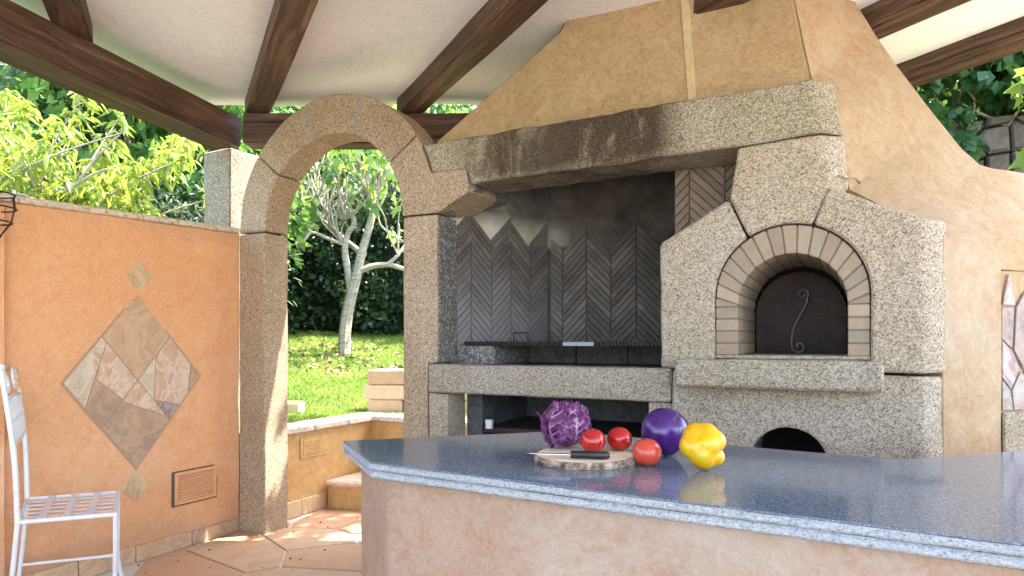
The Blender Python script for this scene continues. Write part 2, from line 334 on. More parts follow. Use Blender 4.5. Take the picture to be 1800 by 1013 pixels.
# ------------------------------------------------------------------ object helpers
WL = {}                                       # world location of each object (no rotations are used on parents)
def finish(o, loc, parent, label, cat, group, kind):
    WL[o.name] = Vector(loc)
    if parent is not None:
        o.parent = parent; o.location = Vector(loc)-WL[parent.name]
    else: o.location = loc
    if label: o['label'] = label
    if cat: o['category'] = cat
    if group: o['group'] = group
    if kind: o['kind'] = kind
    return o
def root(name, loc, label, cat, group=None, kind=None):
    o = bpy.data.objects.new(name, None); COL.objects.link(o); o.empty_display_size = .1
    return finish(o, loc, None, label, cat, group, kind)
def obj(name, bm, mat, parent=None, label=None, cat=None, group=None, kind=None, smooth=False, base=False):
    """bmesh in place coordinates -> one object whose origin is the centre (or foot) of its own bounds"""
    me = bpy.data.meshes.new(name)
    if isinstance(bm, bmesh.types.BMesh):
        bmesh.ops.recalc_face_normals(bm, faces=bm.faces); bm.to_mesh(me); bm.free()
    else: me = bm
    if len(me.vertices):
        co = np.empty(len(me.vertices)*3, 'f'); me.vertices.foreach_get('co', co); co = co.reshape(-1, 3)
        lo, hi = co.min(0), co.max(0); c = (lo+hi)/2
        if parent is None: c[2] = lo[2]
        co -= c; me.vertices.foreach_set('co', co.ravel())
    else: c = (0, 0, 0)
    if smooth:
        me.polygons.foreach_set('use_smooth', [True]*len(me.polygons)); me.set_sharp_from_angle(angle=R(24))
    mats = mat if isinstance(mat, list) else [mat]
    for m_ in mats: me.materials.append(M[m_] if isinstance(m_, str) else m_)
    me.update()
    o = bpy.data.objects.new(name, me); COL.objects.link(o)
    return finish(o, Vector([float(x) for x in c]), parent, label, cat, group, kind)

def rough(bm, amp, size=.05, freq=6.0, seed=0.0, fix=None):
    """cut long edges and push the vertices a little: hand-worked stone, plaster or timber"""
    for _ in range(7):
        es = [e for e in bm.edges if e.calc_length() > size]
        if not es: break
        bmesh.ops.subdivide_edges(bm, edges=es, cuts=1, use_grid_fill=True)
        if len(bm.verts) > 30000: break
        ng = [f for f in bm.faces if len(f.verts) > 4]
        if ng: bmesh.ops.triangulate(bm, faces=ng)
    bm.normal_update()
    for v in bm.verts:
        p = v.co*freq+Vector((seed, seed*1.7, -seed))
        d = noise.noise(p)+.5*noise.noise(p*2.7)
        v.co += v.normal*(d*amp)
    return bm

def loft(rings, bevel=.006, segs=1, bm=None):
    """rings: list of lists of 3-D points with the same count; caps at both ends"""
    own = bm is None; b2 = bmesh.new()
    vs = [[b2.verts.new(p) for p in r] for r in rings]; n = len(rings[0])
    caps = [b2.faces.new(vs[0]), b2.faces.new(vs[-1][::-1])]
    for a, b in zip(vs, vs[1:]):
        for i in range(n): b2.faces.new((a[i], a[(i+1) % n], b[(i+1) % n], b[i]))
    bmesh.ops.recalc_face_normals(b2, faces=b2.faces)
    if bevel:
        es = [e for e in b2.edges if len(e.link_faces) == 2 and e.calc_face_angle(0) > R(28)]
        bmesh.ops.bevel(b2, geom=es, offset=bevel, segments=segs, affect='EDGES', profile=.6, clamp_overlap=True)
    ng = [f for f in b2.faces if len(f.verts) > 4]
    bmesh.ops.triangulate(b2, faces=ng)
    if own: return b2
    me = bpy.data.meshes.new('t'); b2.to_mesh(me); b2.free(); bm.from_mesh(me); bpy.data.meshes.remove(me); return bm

def box(x0, x1, y0, y1, z0, z1, bevel=.004, bm=None):
    return loft([[(x0, y0, z0), (x1, y0, z0), (x1, y0, z1), (x0, y0, z1)], [(x0, y1, z0), (x1, y1, z0), (x1, y1, z1), (x0, y1, z1)]], bevel, bm=bm)
def slab(poly, z0, z1, bevel=.004, bm=None):
    return loft([[(x, y, z0) for x, y in poly], [(x, y, z1) for x, y in poly]], bevel, bm=bm)
def xz(poly, y0, y1, bevel=.008, bm=None):
    return loft([[(x, y0, z) for x, z in poly], [(x, y1, z) for x, z in poly]], bevel, bm=bm)
def obox(c, ax, ay, az, bevel=.003, bm=None):
    """box from centre and three half-axis vectors"""
    c, ax, ay, az = map(Vector, (c, ax, ay, az))
    f = [c-ax-ay-az, c+ax-ay-az, c+ax-ay+az, c-ax-ay+az]
    return loft([f, [p+2*ay for p in f]], bevel, bm=bm)
def tube(pts, rad, seg=8, bm=None, closed=False):
    own = bm is None
    if own: bm = bmesh.new()
    pts = [Vector(p) for p in pts]; n = len(pts); rs = rad if isinstance(rad, (list, tuple)) else [rad]*n
    up = None; rings = []
    for i, p in enumerate(pts):
        t = (pts[(i+1) % n]-pts[i-1]) if closed else (pts[min(i+1, n-1)]-pts[max(i-1, 0)])
        t.normalize()
        if up is None: up = t.orthogonal().normalized()
        up = (up-t*up.dot(t)); up.normalize(); s = t.cross(up)
        rings.append([bm.verts.new(p+(up*math.cos(a)+s*math.sin(a))*rs[i]) for a in [2*math.pi*k/seg for k in range(seg)]])
    pr = list(zip(rings, rings[1:]))+([(rings[-1], rings[0])] if closed else [])
    for a, b in pr:
        for k in range(seg): bm.faces.new((a[k], a[(k+1) % seg], b[(k+1) % seg], b[k]))
    if not closed: bm.faces.new(rings[0][::-1]); bm.faces.new(rings[-1])
    return bm
def smooth_path(pts, n=4):
    P = [Vector(p) for p in pts]; out = []
    for i in range(len(P)-1):
        a, b, c, d = P[max(i-1, 0)], P[i], P[i+1], P[min(i+2, len(P)-1)]
        for k in range(n):
            t = k/n; out.append(.5*((2*b)+(-a+c)*t+(2*a-5*b+4*c-d)*t*t+(-a+3*b-3*c+d)*t**3))
    out.append(P[-1]); return out
def arc(cx, cz, r, a0, a1, n):
    return [(cx+r*math.cos(R(a0+(a1-a0)*i/n)), cz+r*math.sin(R(a0+(a1-a0)*i/n))) for i in range(n+1)]

# ------------------------------------------------------------------ ground, lawn
patio = obj('patio_ground', slab([(-3.39, -6), (4.0, -6), (4.0, 7), (-3.29, 7), (-3.29, 2.9), (-3.39, 2.9)], -.25, -.006, 0), 'paving_bed', kind='structure')
def clip(poly, m, nrm):
    out = []
    for i in range(len(poly)):
        a, b = poly[i], poly[(i+1) % len(poly)]
        da = (a[0]-m[0])*nrm[0]+(a[1]-m[1])*nrm[1]; db = (b[0]-m[0])*nrm[0]+(b[1]-m[1])*nrm[1]
        if da <= 0: out.append(a)
        if (da < 0 < db) or (db < 0 < da):
            t = da/(da-db); out.append((a[0]+(b[0]-a[0])*t, a[1]+(b[1]-a[1])*t))
    return out
def cells(x0, x1, y0, y1, s, gap, rnd, jit=.42):
    pts = []; nx = int((x1-x0)/s)+1; ny = int((y1-y0)/s)+1
    for i in range(-1, nx+1):
        for j in range(-1, ny+1):
            pts.append((x0+(i+.5+rnd.uniform(-jit, jit))*s, y0+(j+.5+rnd.uniform(-jit, jit))*s))
    res = []
    for i, p in enumerate(pts):
        poly = [(x0, y0), (x1, y0), (x1, y1), (x0, y1)]
        for j, q in enumerate(pts):
            if i == j: continue
            dx, dy = q[0]-p[0], q[1]-p[1]; dd = math.hypot(dx, dy)
            if dd > 3.2*s: continue
            n_ = (dx/dd, dy/dd); m = ((p[0]+q[0])/2-n_[0]*gap/2, (p[1]+q[1])/2-n_[1]*gap/2)
            poly = clip(poly, m, n_)
            if len(poly) < 3: break
        if len(poly) >= 3:
            ar = abs(sum(poly[k][0]*poly[(k+1) % len(poly)][1]-poly[(k+1) % len(poly)][0]*poly[k][1] for k in range(len(poly))))/2
            if ar > .1*s*s: res.append(poly)
    return res
rnd = random.Random(4)
for poly in [[(-3.33+(x+3.33)*1.75*.8+(y-1.4)*.0, y) for x, y in p_] for p_ in cells(-3.33, -.30, -1.2, 4.0, .40, .012, rnd, .49)]:
    cx = sum(p[0] for p in poly)/len(poly); cy = sum(p[1] for p in poly)/len(poly)
    if cy > 2.9 and cx > -2.0: continue
    obj('flagstone', slab(poly, -.012, rnd.uniform(-.002, .003), .003), 'flag', patio)
def lawn_h(x, y):
    d = math.hypot(x, y)
    return .600+.41*min(max((d-5.6)/2.4, 0), 3.6)+.02*noise.noise(Vector((x*1.3, y*1.3, 0)))
def terrain():
    bm = bmesh.new(); g = {}
    xs = [-60, -40, -25, -16, -12]+[-10+.4*i for i in range(17)]+[-3.46]
    ys = [-40, -20, -8, -4]+[-2+.5*i for i in range(12)]+[4.08]+[4.5+.5*i for i in range(16)]+[14, 18, 26, 40, 60]
    xs2 = [-3.3, -2.6, -1.8, -1, 0, 1, 2.5, 4, 6, 9, 14, 25, 60]
    for x in xs+xs2:
        for y in ys: g[(x, y)] = bm.verts.new((x, y, lawn_h(x, y)-.02))
    X = xs+xs2
    for a, b in zip(X, X[1:]):
        for c, d in zip(ys, ys[1:]):
            if b > -3.46 and c < 4.05 and d <= 4.08: continue
            bm.faces.new((g[(a, c)], g[(b, c)], g[(b, d)], g[(a, d)]))
    ring = [g[(-3.46, y)] for y in ys if y <= 4.08]+[g[(x, 4.08)] for x in xs2]      # earth edge down behind the coping
    low = [bm.verts.new((v.co.x+(.02 if v.co.x > -3.47 and v.co.y < 4.07 else 0), v.co.y-(.02 if v.co.y > 4.07 else 0), .3)) for v in ring]
    for i in range(len(ring)-1): bm.faces.new((ring[i], ring[i+1], low[i+1], low[i]))
    return bm
obj('lawn', terrain(), 'soil', kind='structure', smooth=True)
obj('outer_ground', slab([(-60, -60), (60, -60), (60, 60), (-60, 60)], -.40, -.27, 0), 'earth', kind='structure')
obj('bounce_forecourt', slab([(-9, -30), (12, -30), (12, -6.02), (-9, -6.02)], -.25, -.02, 0), 'paving_bed', kind='structure')  # unseen ground behind the camera, kept pale to bounce light in

# ------------------------------------------------------------------ leaves
def leaf_mesh(name, pos, dirs, size, var, kind='lance', droop=.35, width=.3):
    """one mesh of leaf-shaped faces. pos (n,3), dirs (n,3) growth direction, size (n,), var (n,)"""
    n = len(pos); d = dirs/np.linalg.norm(dirs, axis=1)[:, None]
    r = rng.normal(size=(n, 3)); s = np.cross(d, r); s /= np.linalg.norm(s, axis=1)[:, None]; u = np.cross(s, d)
    if kind == 'lance':
        T = np.array([(0, 0, 0), (-.5, .33, -.1), (0, .33, -.0), (.5, .33, -.1), (-.42, .68, -.3), (0, .68, -.2), (.42, .68, -.3), (0, 1, -.55)], float)
        Fc = [(0, 2, 1), (0, 3, 2), (1, 2, 5, 4), (2, 3, 6, 5), (4, 5, 7), (5, 6, 7)]
    elif kind == 'oval':
        T = np.array([(0, 0, 0), (-.5, .5, .12), (0, 1, -.1), (.5, .5, .12)], float); Fc = [(0, 2, 1), (0, 3, 2)]
    else:      # lobed
        T = np.array([(0, .0, 0), (.45, .08, .05), (.28, .32, 0), (.62, .55, .1), (.24, .58, 0), (0, 1.05, -.12), (-.24, .58, 0), (-.62, .55, .1), (-.28, .32, 0), (-.45, .08, .05)], float)
        Fc = [(0, 1, 2), (0, 2, 4), (2, 3, 4), (0, 4, 6), (4, 5, 6), (0, 6, 8), (6, 7, 8), (0, 8, 9)]
    k = len(T); w = width if kind != 'lobed' else 1.0
    if kind == 'oval': w = width*1.5
    P = (pos[:, None, :]+size[:, None, None]*(T[None, :, 0:1]*w*s[:, None, :]+T[None, :, 1:2]*d[:, None, :]+T[None, :, 2:3]*u[:, None, :]*droop*1.2))
    P[:, :, 2] -= (T[None, :, 1]**2)*size[:, None]*droop
    V = P.reshape(-1, 3)
    loops = np.concatenate([np.array(f) for f in Fc]); ln = np.array([len(f) for f in Fc])
    L = (loops[None, :]+(np.arange(n)*k)[:, None]).ravel(); LT = np.tile(ln, n); LS = np.concatenate([[0], np.cumsum(LT)[:-1]])
    me = bpy.data.meshes.new(name); me.vertices.add(len(V)); me.vertices.foreach_set('co', V.astype('f').ravel())
    me.loops.add(len(L)); me.loops.foreach_set('vertex_index', L.astype('i'))
    me.polygons.add(len(LT)); me.polygons.foreach_set('loop_start', LS.astype('i')); me.polygons.foreach_set('loop_total', LT.astype('i'))
    a = me.attributes.new('v', 'FLOAT', 'POINT'); a.data.foreach_set('value', np.repeat(var, k).astype('f'))
    me.update(calc_edges=True); me.validate()
    return me
def crown_points(centers, radii, per, flat=1.0):
    ps, ds = [], []
    for c, r in zip(centers, radii):
        v = rng.normal(size=(per, 3)); v /= np.linalg.norm(v, axis=1)[:, None]; rr = r*rng.uniform(.35, 1, per)**.5
        p = v*rr[:, None]; p[:, 2] *= flat; ps.append(np.array(c)+p); ds.append(v+rng.normal(scale=.6, size=(per, 3)))
    return np.vstack(ps), np.vstack(ds)
def blob_clumps(c, R3, n, rmin, rmax):
    out, rr = [], []
    while len(out) < n:
        v = rng.uniform(-1, 1, 3); q = np.linalg.norm(v)
        if q > 1 or q < .35: continue
        out.append(np.array(c)+v*np.array(R3)); rr.append(rng.uniform(rmin, rmax))
    return out, rr
def limbs(bm, base, tips, r0, wob=.15, seg=6):
    base = Vector(base)
    for t in tips:
        t = Vector(t); mid = base.lerp(t, .5)+Vector((rng.normal()*wob, rng.normal()*wob, abs(rng.normal())*wob))
        tube(smooth_path([base, base.lerp(mid, .5)+Vector((rng.normal()*wob*.3, rng.normal()*wob*.3, 0)), mid, t], 3), [r0*(1-.85*i/9) for i in range(10)], seg, bm)
def tree(name, base, top, c, R3, nclump, per, leaf, mat, label, cat='tree', kind='oval', rs=(.25, .5), tr=.09, group='trees beyond the left wall', droop=.3, width=.45, skew=1.0):
    t = root(name, base, label, cat, group)
    bm = bmesh.new(); b = Vector(base); tp = Vector(top)
    tube(smooth_path([b, b.lerp(tp, .5)+Vector((.06, -.04, 0)), tp], 4), [tr*(1-.4*i/8) for i in range(9)], 8, bm)
    cs, rr = blob_clumps(c, R3, nclump, *rs)
    limbs(bm, tp, [tuple(cs[i]) for i in range(0, nclump, max(1, nclump//22))], tr*.5)
    obj('trunk', bm, 'twig', t, smooth=True)
    p, d = crown_points(cs, rr, per); sz = leaf*rng.uniform(.65, 1.25, len(p)); v = np.clip(rng.beta(1.4, 1.8, len(p))*skew, 0, 1)
    obj('crown', leaf_mesh('crown', p, d, sz, v, kind, droop, width), mat, t)
    return t

# hedge along the back of the lawn
def hedge(name, x0, x1, y0, y1, h, n, label, ang, leaf=.085, mat='leaf_hedge', group=None):
    """box-like hedge between two end points, thickness 1.2 m"""
    a = Vector((x0, y0, 0)); b = Vector((x1, y1, 0)); dr = (b-a); L = dr.length; dr.normalize(); nn = Vector((-dr.y, dr.x, 0))
    r_ = root(name, (a.x, a.y, lawn_h(a.x, a.y)), label, 'hedge', group)
    u = rng.uniform(0, L, n); w = rng.beta(.7, .7, n)*1.3-.65; z = rng.uniform(0, 1, n)
    bulge = np.array([noise.noise(Vector((u_*1.1, z_*h*1.1, 5)))*.45+noise.noise(Vector((u_*3.1, z_*h*3.3, 9)))*.2 for u_, z_ in zip(u, z)])
    P = np.array([[a.x+dr.x*u_+nn.x*(w_+b_*np.sign(w_)), a.y+dr.y*u_+nn.y*(w_+b_*np.sign(w_)), 0] for u_, w_, b_ in zip(u, w, bulge)])
    top = np.array([h*(1+.12*noise.noise(Vector((u_*.7, 0, 3)))) for u_ in u])
    P[:, 2] = np.array([lawn_h(p[0], p[1]) for p in P])+z*top
    D = rng.normal(size=(n, 3)); D[:, 0] += nn.x*np.sign(w)*.9; D[:, 1] += nn.y*np.sign(w)*.9
    obj('foliage', leaf_mesh('foliage', P, D, leaf*rng.uniform(.6, 1.3, n), rng.beta(1.3, 2, n), 'oval', .25, .5), mat, r_)
    bm = bmesh.new()
    for i in range(int(L/.5)):
        q = a+dr*(i+.5)*.5; g = lawn_h(q.x, q.y)
        tube([(q.x, q.y, g-.05), (q.x+.05, q.y, g+h*.5), (q.x-.04, q.y+.05, g+h*.85)], [.04, .03, .012], 6, bm)
    obj('stems', bm, 'twig', r_)
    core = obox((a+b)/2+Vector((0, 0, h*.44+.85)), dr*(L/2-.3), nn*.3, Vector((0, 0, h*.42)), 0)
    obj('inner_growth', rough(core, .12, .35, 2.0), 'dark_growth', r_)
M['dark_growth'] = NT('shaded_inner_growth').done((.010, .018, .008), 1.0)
A_ = at(330, 600, 9.6); B_ = at(1500, 600, 10.4)
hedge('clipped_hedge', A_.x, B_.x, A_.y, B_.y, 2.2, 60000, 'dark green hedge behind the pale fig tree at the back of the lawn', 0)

# grass blades where the lawn shows
def grass():
    n = 90000; u = rng.uniform(0, 1, n); dep = 4.35+(9.4-4.35)*u**.8; px = rng.uniform(380, 830, n)
    a = (px-900)/F*dep; X = a*CT-dep*ST; Y = a*ST+dep*CT
    ok = ((X < -3.47) | (Y > 4.12)); X, Y = X[ok], Y[ok]
    Z = np.array([lawn_h(x, y) for x, y in zip(X, Y)])-.02
    m = len(X); D = np.stack([rng.normal(scale=.35, size=m), rng.normal(scale=.35, size=m), np.ones(m)], 1)
    pn = np.array([noise.noise(Vector((x*2, y*2, 1))) for x, y in zip(X, Y)])
    return leaf_mesh('grass', np.stack([X, Y, Z], 1), D, rng.uniform(.03, .065, m), np.clip(rng.beta(2, 2, m)+pn*.5, 0, 1), 'oval', .25, .10)
n = 420; dd_ = rng.uniform(6.6, 8.6, n); px_ = rng.normal(600, 70, n); P = np.array([tuple(at(a_, 600, b_)) for a_, b_ in zip(px_, dd_)])
P[:, 2] = [lawn_h(p_[0], p_[1])+.012 for p_ in P]; D = rng.normal(size=(n, 3)); D[:, 2] *= .25
obj('leaf_litter', leaf_mesh('leaf_litter', P, D, rng.uniform(.03, .08, n), rng.uniform(0, 1, n), 'oval', .1, .5), NT('fallen_leaf_brown').done((.24, .17, .09), .8), label='brown fallen leaves scattered on the lawn round the fig tree', cat='leaves', kind='stuff')
obj('grass', grass(), 'grass', label='bright green lawn grass seen through the archway', cat='grass', kind='stuff')

# fig tree on the lawn (skeleton in metres, standing 7.8 m from the camera)
DT = 7.8
def fp(px, py, dz=0.0): return at(px, py, DT+dz)
fb = fp(605, 627)
fig = root('fig_tree', fb, 'bare-limbed fig tree with pale bark on the lawn seen through the archway', 'tree')
bm = bmesh.new()
def br(pts, r0, r1):
    P = smooth_path([fp(*p) for p in pts], 4); tube(P, [r0+(r1-r0)*i/(len(P)-1) for i in range(len(P))], 8, bm)
br([(605, 630), (606, 590), (611, 550), (620, 510), (628, 480)], .074, .060)
obj('trunk', bm, 'bark', fig, smooth=True); bm = bmesh.new()
main = [
 ([(617, 520), (611, 475), (606, 440), (612, 410), (622, 395), (618, 380), (600, 385)], .045, .025),
 ([(628, 482), (634, 450), (646, 410), (655, 372), (652, 345, .1)], .055, .035),
 ([(630, 478), (655, 468), (685, 466), (715, 474), (740, 470)], .040, .022),
 ([(680, 466), (700, 448), (718, 420, .2), (722, 395, .3)], .026, .012),
 ([(640, 448), (610, 425, .3), (582, 400, .4), (555, 376, .4), (530, 352, .4)], .038, .020),
 ([(604, 430), (578, 420, -.2), (548, 409, -.3), (533, 424, -.4), (508, 432, -.4)], .024, .011),
 ([(546, 408, -.3), (520, 380, -.3), (505, 350, -.3)], .016, .008),
 ([(708, 425), (685, 410, .1), (668, 394, .1), (664, 370, .1)], .018, .009),
 ([(652, 350), (640, 320), (632, 285, .1), (622, 230, .1)], .030, .014),
 ([(653, 352), (672, 325, .2), (680, 285, .2), (700, 240, .3)], .028, .012),
 ([(606, 385), (575, 372), (560, 345), (556, 300)], .020, .008)]
for p in main: br(*p)
twigs = []
starts = [(530, 352), (548, 372), (565, 388), (582, 400), (600, 386), (620, 380), (640, 320), (632, 290), (652, 345), (672, 325), (680, 290), (664, 370), (722, 395), (560, 345), (556, 300), (508, 350), (600, 425), (700, 448), (606, 384), (655, 372)]
for (x, y) in starts*5:
    dx = rng.normal()*26; ln = rng.uniform(45, 110); z0 = rng.normal()*.25
    P = [(x, y, z0*.3), (x+dx*.5, y-ln*.35, z0*.7), (x+dx*.8+rng.normal()*6, y-ln*.7, z0), (x+dx+rng.normal()*8, y-ln, z0*1.4)]
    br(P, .013, .005)
    if rng.uniform() < .28: twigs.append(P[-1])
obj('limb', bm, 'bark', fig, smooth=True)
cs = [fp(x+rng.normal()*10, y+rng.normal()*10, z) for (x, y, z) in twigs]+[fp(rng.uniform(510, 720), rng.uniform(170, 300), rng.normal()*.4) for _ in range(18)]
cs += [fp(x, y, -.3) for x, y in ((640, 345), (655, 372), (695, 350), (600, 300), (615, 280), (690, 320), (660, 300), (675, 280), (540, 300), (525, 330))]
p, d = crown_points([tuple(c) for c in cs], [.15]*len(cs), 5)
d[:, 2] -= .3
obj('crown', leaf_mesh('crown', p, d, rng.uniform(.08, .16, len(p)), rng.beta(1.5, 1.4, len(p)), 'lobed', .35), 'leaf_fig', fig)

# trees beyond the left wall and behind the hedge
def gz(v): return (v.x, v.y, lawn_h(v.x, v.y)-.05)
def T(px, dep, z0, dz): v = at(px, 600, dep); return gz(v)
def add_tree(name, px, dep, zc, R3, nclump, per, leaf, mat, label, **k):
    v = at(px, 600, dep); b = gz(v)
    return tree(name, b, (v.x+.1, v.y, max(b[2]+.5, zc-R3[2]*.6)), (v.x, v.y, zc), R3, nclump, per, leaf, mat, label, **k)
add_tree('broadleaf_tree', 250, 7.4, 3.0, (2.0, 1.5, 1.7), 190, 130, .13, 'leaf_mid', 'mid green broadleaf tree beyond the left wall near the stone post')
add_tree('broadleaf_tree', -60, 8.8, 3.0, (2.3, 1.6, 2.0), 110, 120, .14, 'leaf_mid', 'dense green tree at the far left edge behind the peach tree')
add_tree('olive_tree', 60, 7.6, 3.7, (1.3, 1.0, 1.1), 90, 120, .10, 'leaf_olive', 'grey-green olive tree in the upper left corner under the beam', kind='lance', width=.22)
add_tree('olive_tree', 330, 6.3, 2.0, (.8, .6, .7), 50, 110, .09, 'leaf_olive', 'blue-grey olive shrub low behind the left wall beside the stone post', kind='lance', width=.22)
add_tree('garden_tree', 600, 13.2, 4.3, (3.2, 2.0, 2.6), 200, 130, .17, 'leaf_mid', 'tall green tree rising behind the hedge above the archway', group='trees behind the hedge')
add_tree('garden_tree', 350, 13.4, 4.2, (3.2, 1.8, 3.0), 160, 120, .20, 'leaf_hedge', 'tall dark tree behind the hedge left of the archway', group='trees behind the hedge')
add_tree('garden_tree', 880, 13.2, 4.3, (3.4, 2.0, 2.6), 150, 130, .18, 'leaf_mid', 'tall green tree behind the hedge right of the archway', group='trees behind the hedge')
add_tree('garden_tree', 0, 13.5, 4.0, (3.8, 2.0, 3.0), 110, 120, .22, 'leaf_hedge', 'tall dark tree far behind the peach tree at the left', group='trees behind the hedge')

tree('added_shade_tree', (-1.2, 5.6, .85), (-1.5, 5.2, 2.9), (-1.72, 4.95, 3.8), (.58, .50, .35), 30, 60, .12, 'leaf_fig', 'hidden tree added behind the fireplace to shade the passage', 'tree', 'oval', (.12, .24), .06, group=None)  # tree added out of sight; its crown shades the passage floor

# peach tree with drooping yellow-green leaves, close behind the wall
pv = at(90, 600, 5.0)
peach = root('peach_tree', gz(pv), 'peach tree with drooping yellow-green leaves just behind the orange wall', 'tree')
bm = bmesh.new(); pb = Vector(gz(pv)); ptop = Vector((pv.x, pv.y, 1.55))
tube([pb, pb.lerp(ptop, .5)+Vector((.03, .02, 0)), ptop], [.06, .05, .045], 8, bm)
tips, whorls = [], []
for i in range(38):
    px = rng.uniform(-120, 400); py = rng.uniform(150, 395) if px < 250 else rng.uniform(245, 395); dd = rng.uniform(4.7, 5.7)
    e = at(px, py, dd); s0 = ptop+Vector((rng.normal()*.05, rng.normal()*.05, rng.uniform(-.1, .3)))
    m_ = s0.lerp(e, .5)+Vector((rng.normal()*.12, rng.normal()*.12, .12+abs(rng.normal())*.1))
    path = smooth_path([s0, s0.lerp(m_, .5)+Vector((0, 0, .04)), m_, e], 4)
    tube(path, [.016*(1-.75*k/(len(path)-1)) for k in range(len(path))], 6, bm)
    for k in range(4, len(path), 1):
        if rng.uniform() < .75: whorls.append(path[k]+Vector((rng.normal()*.06, rng.normal()*.06, rng.normal()*.05)))
    whorls += [e, e+Vector((0, 0, .04))]
for a, b in (((0, 765), (530, 560)), ((300, 810), (535, 545)), ((0, 830), (160, 850)), ((20, 760), (180, 600)), ((300, 800), (500, 705))):
    f = lambda q: at(q[0]/2.41, q[1]/2.41, 4.75)
    A2, B2 = f(a), f(b); tube(smooth_path([A2, A2.lerp(B2, .5)+Vector((0, 0, .03)), B2], 4), [.011*(1-.6*k/8) for k in range(9)], 6, bm)
obj('trunk', bm, 'twig', peach, smooth=True)
per = 13; W = np.array([tuple(w) for w in whorls]); P = np.repeat(W, per, 0)+rng.normal(scale=.035, size=(len(W)*per, 3))
D = rng.normal(size=P.shape); D[:, 2] = D[:, 2]*.4-.25
obj('crown', leaf_mesh('crown', P, D, rng.uniform(.055, .12, len(P)), rng.beta(1.5, 1.2, len(P)), 'lance', .6, .31), 'leaf_peach', peach)

# right side: creeper over a dry-stone wall
ws = at(1560, 600, 6.6); we = at(2150, 600, 5.6)
dr = (we-ws); dr.z = 0; LW = dr.length; dr.normalize(); nn = Vector((dr.y, -dr.x, 0))
dsw = root('dry_stone_wall', (ws.x, ws.y, 0), 'dark dry-stone wall seen past the oven hood at the right edge', 'wall')
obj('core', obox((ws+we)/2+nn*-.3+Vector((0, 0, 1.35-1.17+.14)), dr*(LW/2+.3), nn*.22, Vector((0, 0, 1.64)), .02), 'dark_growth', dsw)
rn = random.Random(5)
for poly in cells(0, LW, 1.75, 3.30, .20, .018, rn, .46):
    c_ = (sum(p[0] for p in poly)/len(poly), sum(p[1] for p in poly)/len(poly)); o_ = rn.uniform(-.02, .04)
    f0 = [ws*1+dr*x+nn*(-.09)+Vector((0, 0, z-EYE)) for x, z in poly]
    f1 = [ws*1+dr*x+nn*(-.02+o_)+Vector((0, 0, z-EYE)) for x, z in poly]
    f2 = [ws*1+dr*(c_[0]+(x-c_[0])*.8)+nn*(.02+o_)+Vector((0, 0, c_[1]+(z-c_[1])*.8-EYE)) for x, z in poly]
    obj('stone', loft([f0, f1, f2], 0), 'drystone', dsw)
cre = root('creeper', (ws.x, ws.y, 1.6), 'dark green broad-leaved creeper hanging over the dry-stone wall', 'plant')
cs, rr = [], []
for _ in range(150):
    u_ = rng.uniform(-.2, LW); zz = rng.uniform(3.50 if u_ > LW*.30 else 2.5, 4.5)+.25*noise.noise(Vector((u_*1.7, 0, 2))); q = ws+dr*u_+nn*rng.uniform(-.5, .45)
    cs.append((q.x, q.y, zz)); rr.append(rng.uniform(.14, .34))
p, d = crown_points(cs, rr, 55)
obj('foliage', leaf_mesh('foliage', p, d, rng.uniform(.07, .15, len(p)), rng.beta(1.3, 1.8, len(p)), 'oval', .25, .62), 'leaf_ivy', cre)
bm = bmesh.new()
for i in range(9):
    q = ws+dr*rng.uniform(0, LW)+nn*.0; tube([(q.x, q.y, 3.2), (q.x+rng.normal()*.15, q.y, 3.5), (q.x+rng.normal()*.3, q.y, 4.0)], [.015, .012, .006], 5, bm)
obj('stem', bm, 'twig', cre)
for (px, dep, zc, lab) in ((1800, 8.6, 5.0, 'tall green tree above the dry-stone wall at the right'), (1980, 8.9, 4.4, 'bright leafed tree just outside the right edge above the wall'), (1560, 9.5, 5.2, 'dark tree behind the oven hood at the right')):
    add_tree('wall_tree', px, dep, zc, (2.1, 1.5, 2.2), 120, 110, .16, 'leaf_mid' if px != 1560 else 'leaf_hedge', lab, group='trees behind the dry-stone wall')
bv = at(1830, 600, 4.9)
tree('maple_branch', (bv.x+1.0, bv.y+.2, 0), (bv.x+.8, bv.y+.1, 2.2), (bv.x+.35, bv.y, 2.85), (.42, .35, .75), 26, 40, .12, 'leaf_peach', 'pale young tree with sunlit lobed leaves at the right edge of the view', 'tree', 'lobed', (.10, .22), .03, group=None, droop=.3)

# ------------------------------------------------------------------ retaining wall, step, blocks beyond the arch
rw = root('retaining_wall', (-3.3, 3.6, 0), 'low yellow plastered retaining wall with pale coping beyond the archway', 'wall')
obj('wall_face', rough(slab([(-3.46, 3.02), (-3.3, 3.02), (-3.3, 4.0), (-2.0, 4.05), (-1.2, 4.05), (-1.2, 4.25), (-3.46, 4.25)], -.02, .555, .006), .004, .12), 'yellow', rw)
for i, (a, b) in enumerate([((-3.49, 3.02), (-3.265, 3.36)), ((-3.49, 3.37), (-3.265, 3.70)), ((-3.49, 3.71), (-3.265, 3.965))]):
    obj('coping_stone', rough(box(a[0], b[0], a[1], b[1], .557, .60, .008), .002, .12), 'coping', rw)
for i in range(5): obj('coping_stone', rough(box(-3.49+.42*i if i else -3.49, -3.49+.42*(i+1)-.008, 3.972 if i else 3.972, 4.23, .557, .60, .008), .002, .12), 'coping', rw)
for i in range(2): obj('skirting_stone', rough(box(-3.299, -3.285, 3.03+.23*i, 3.03+.23*(i+1)-.004, -.002, .105, .003), .001, .1), 'tile_f', rw)
v_ = obj('vent_cover', box(-3.302, -3.292, 3.253, 3.523, .373, .52, .003), 'yellow', rw)
obj('frame', box(-3.296, -3.288, 3.275, 3.501, .393, .50, .004), 'yellow', v_)
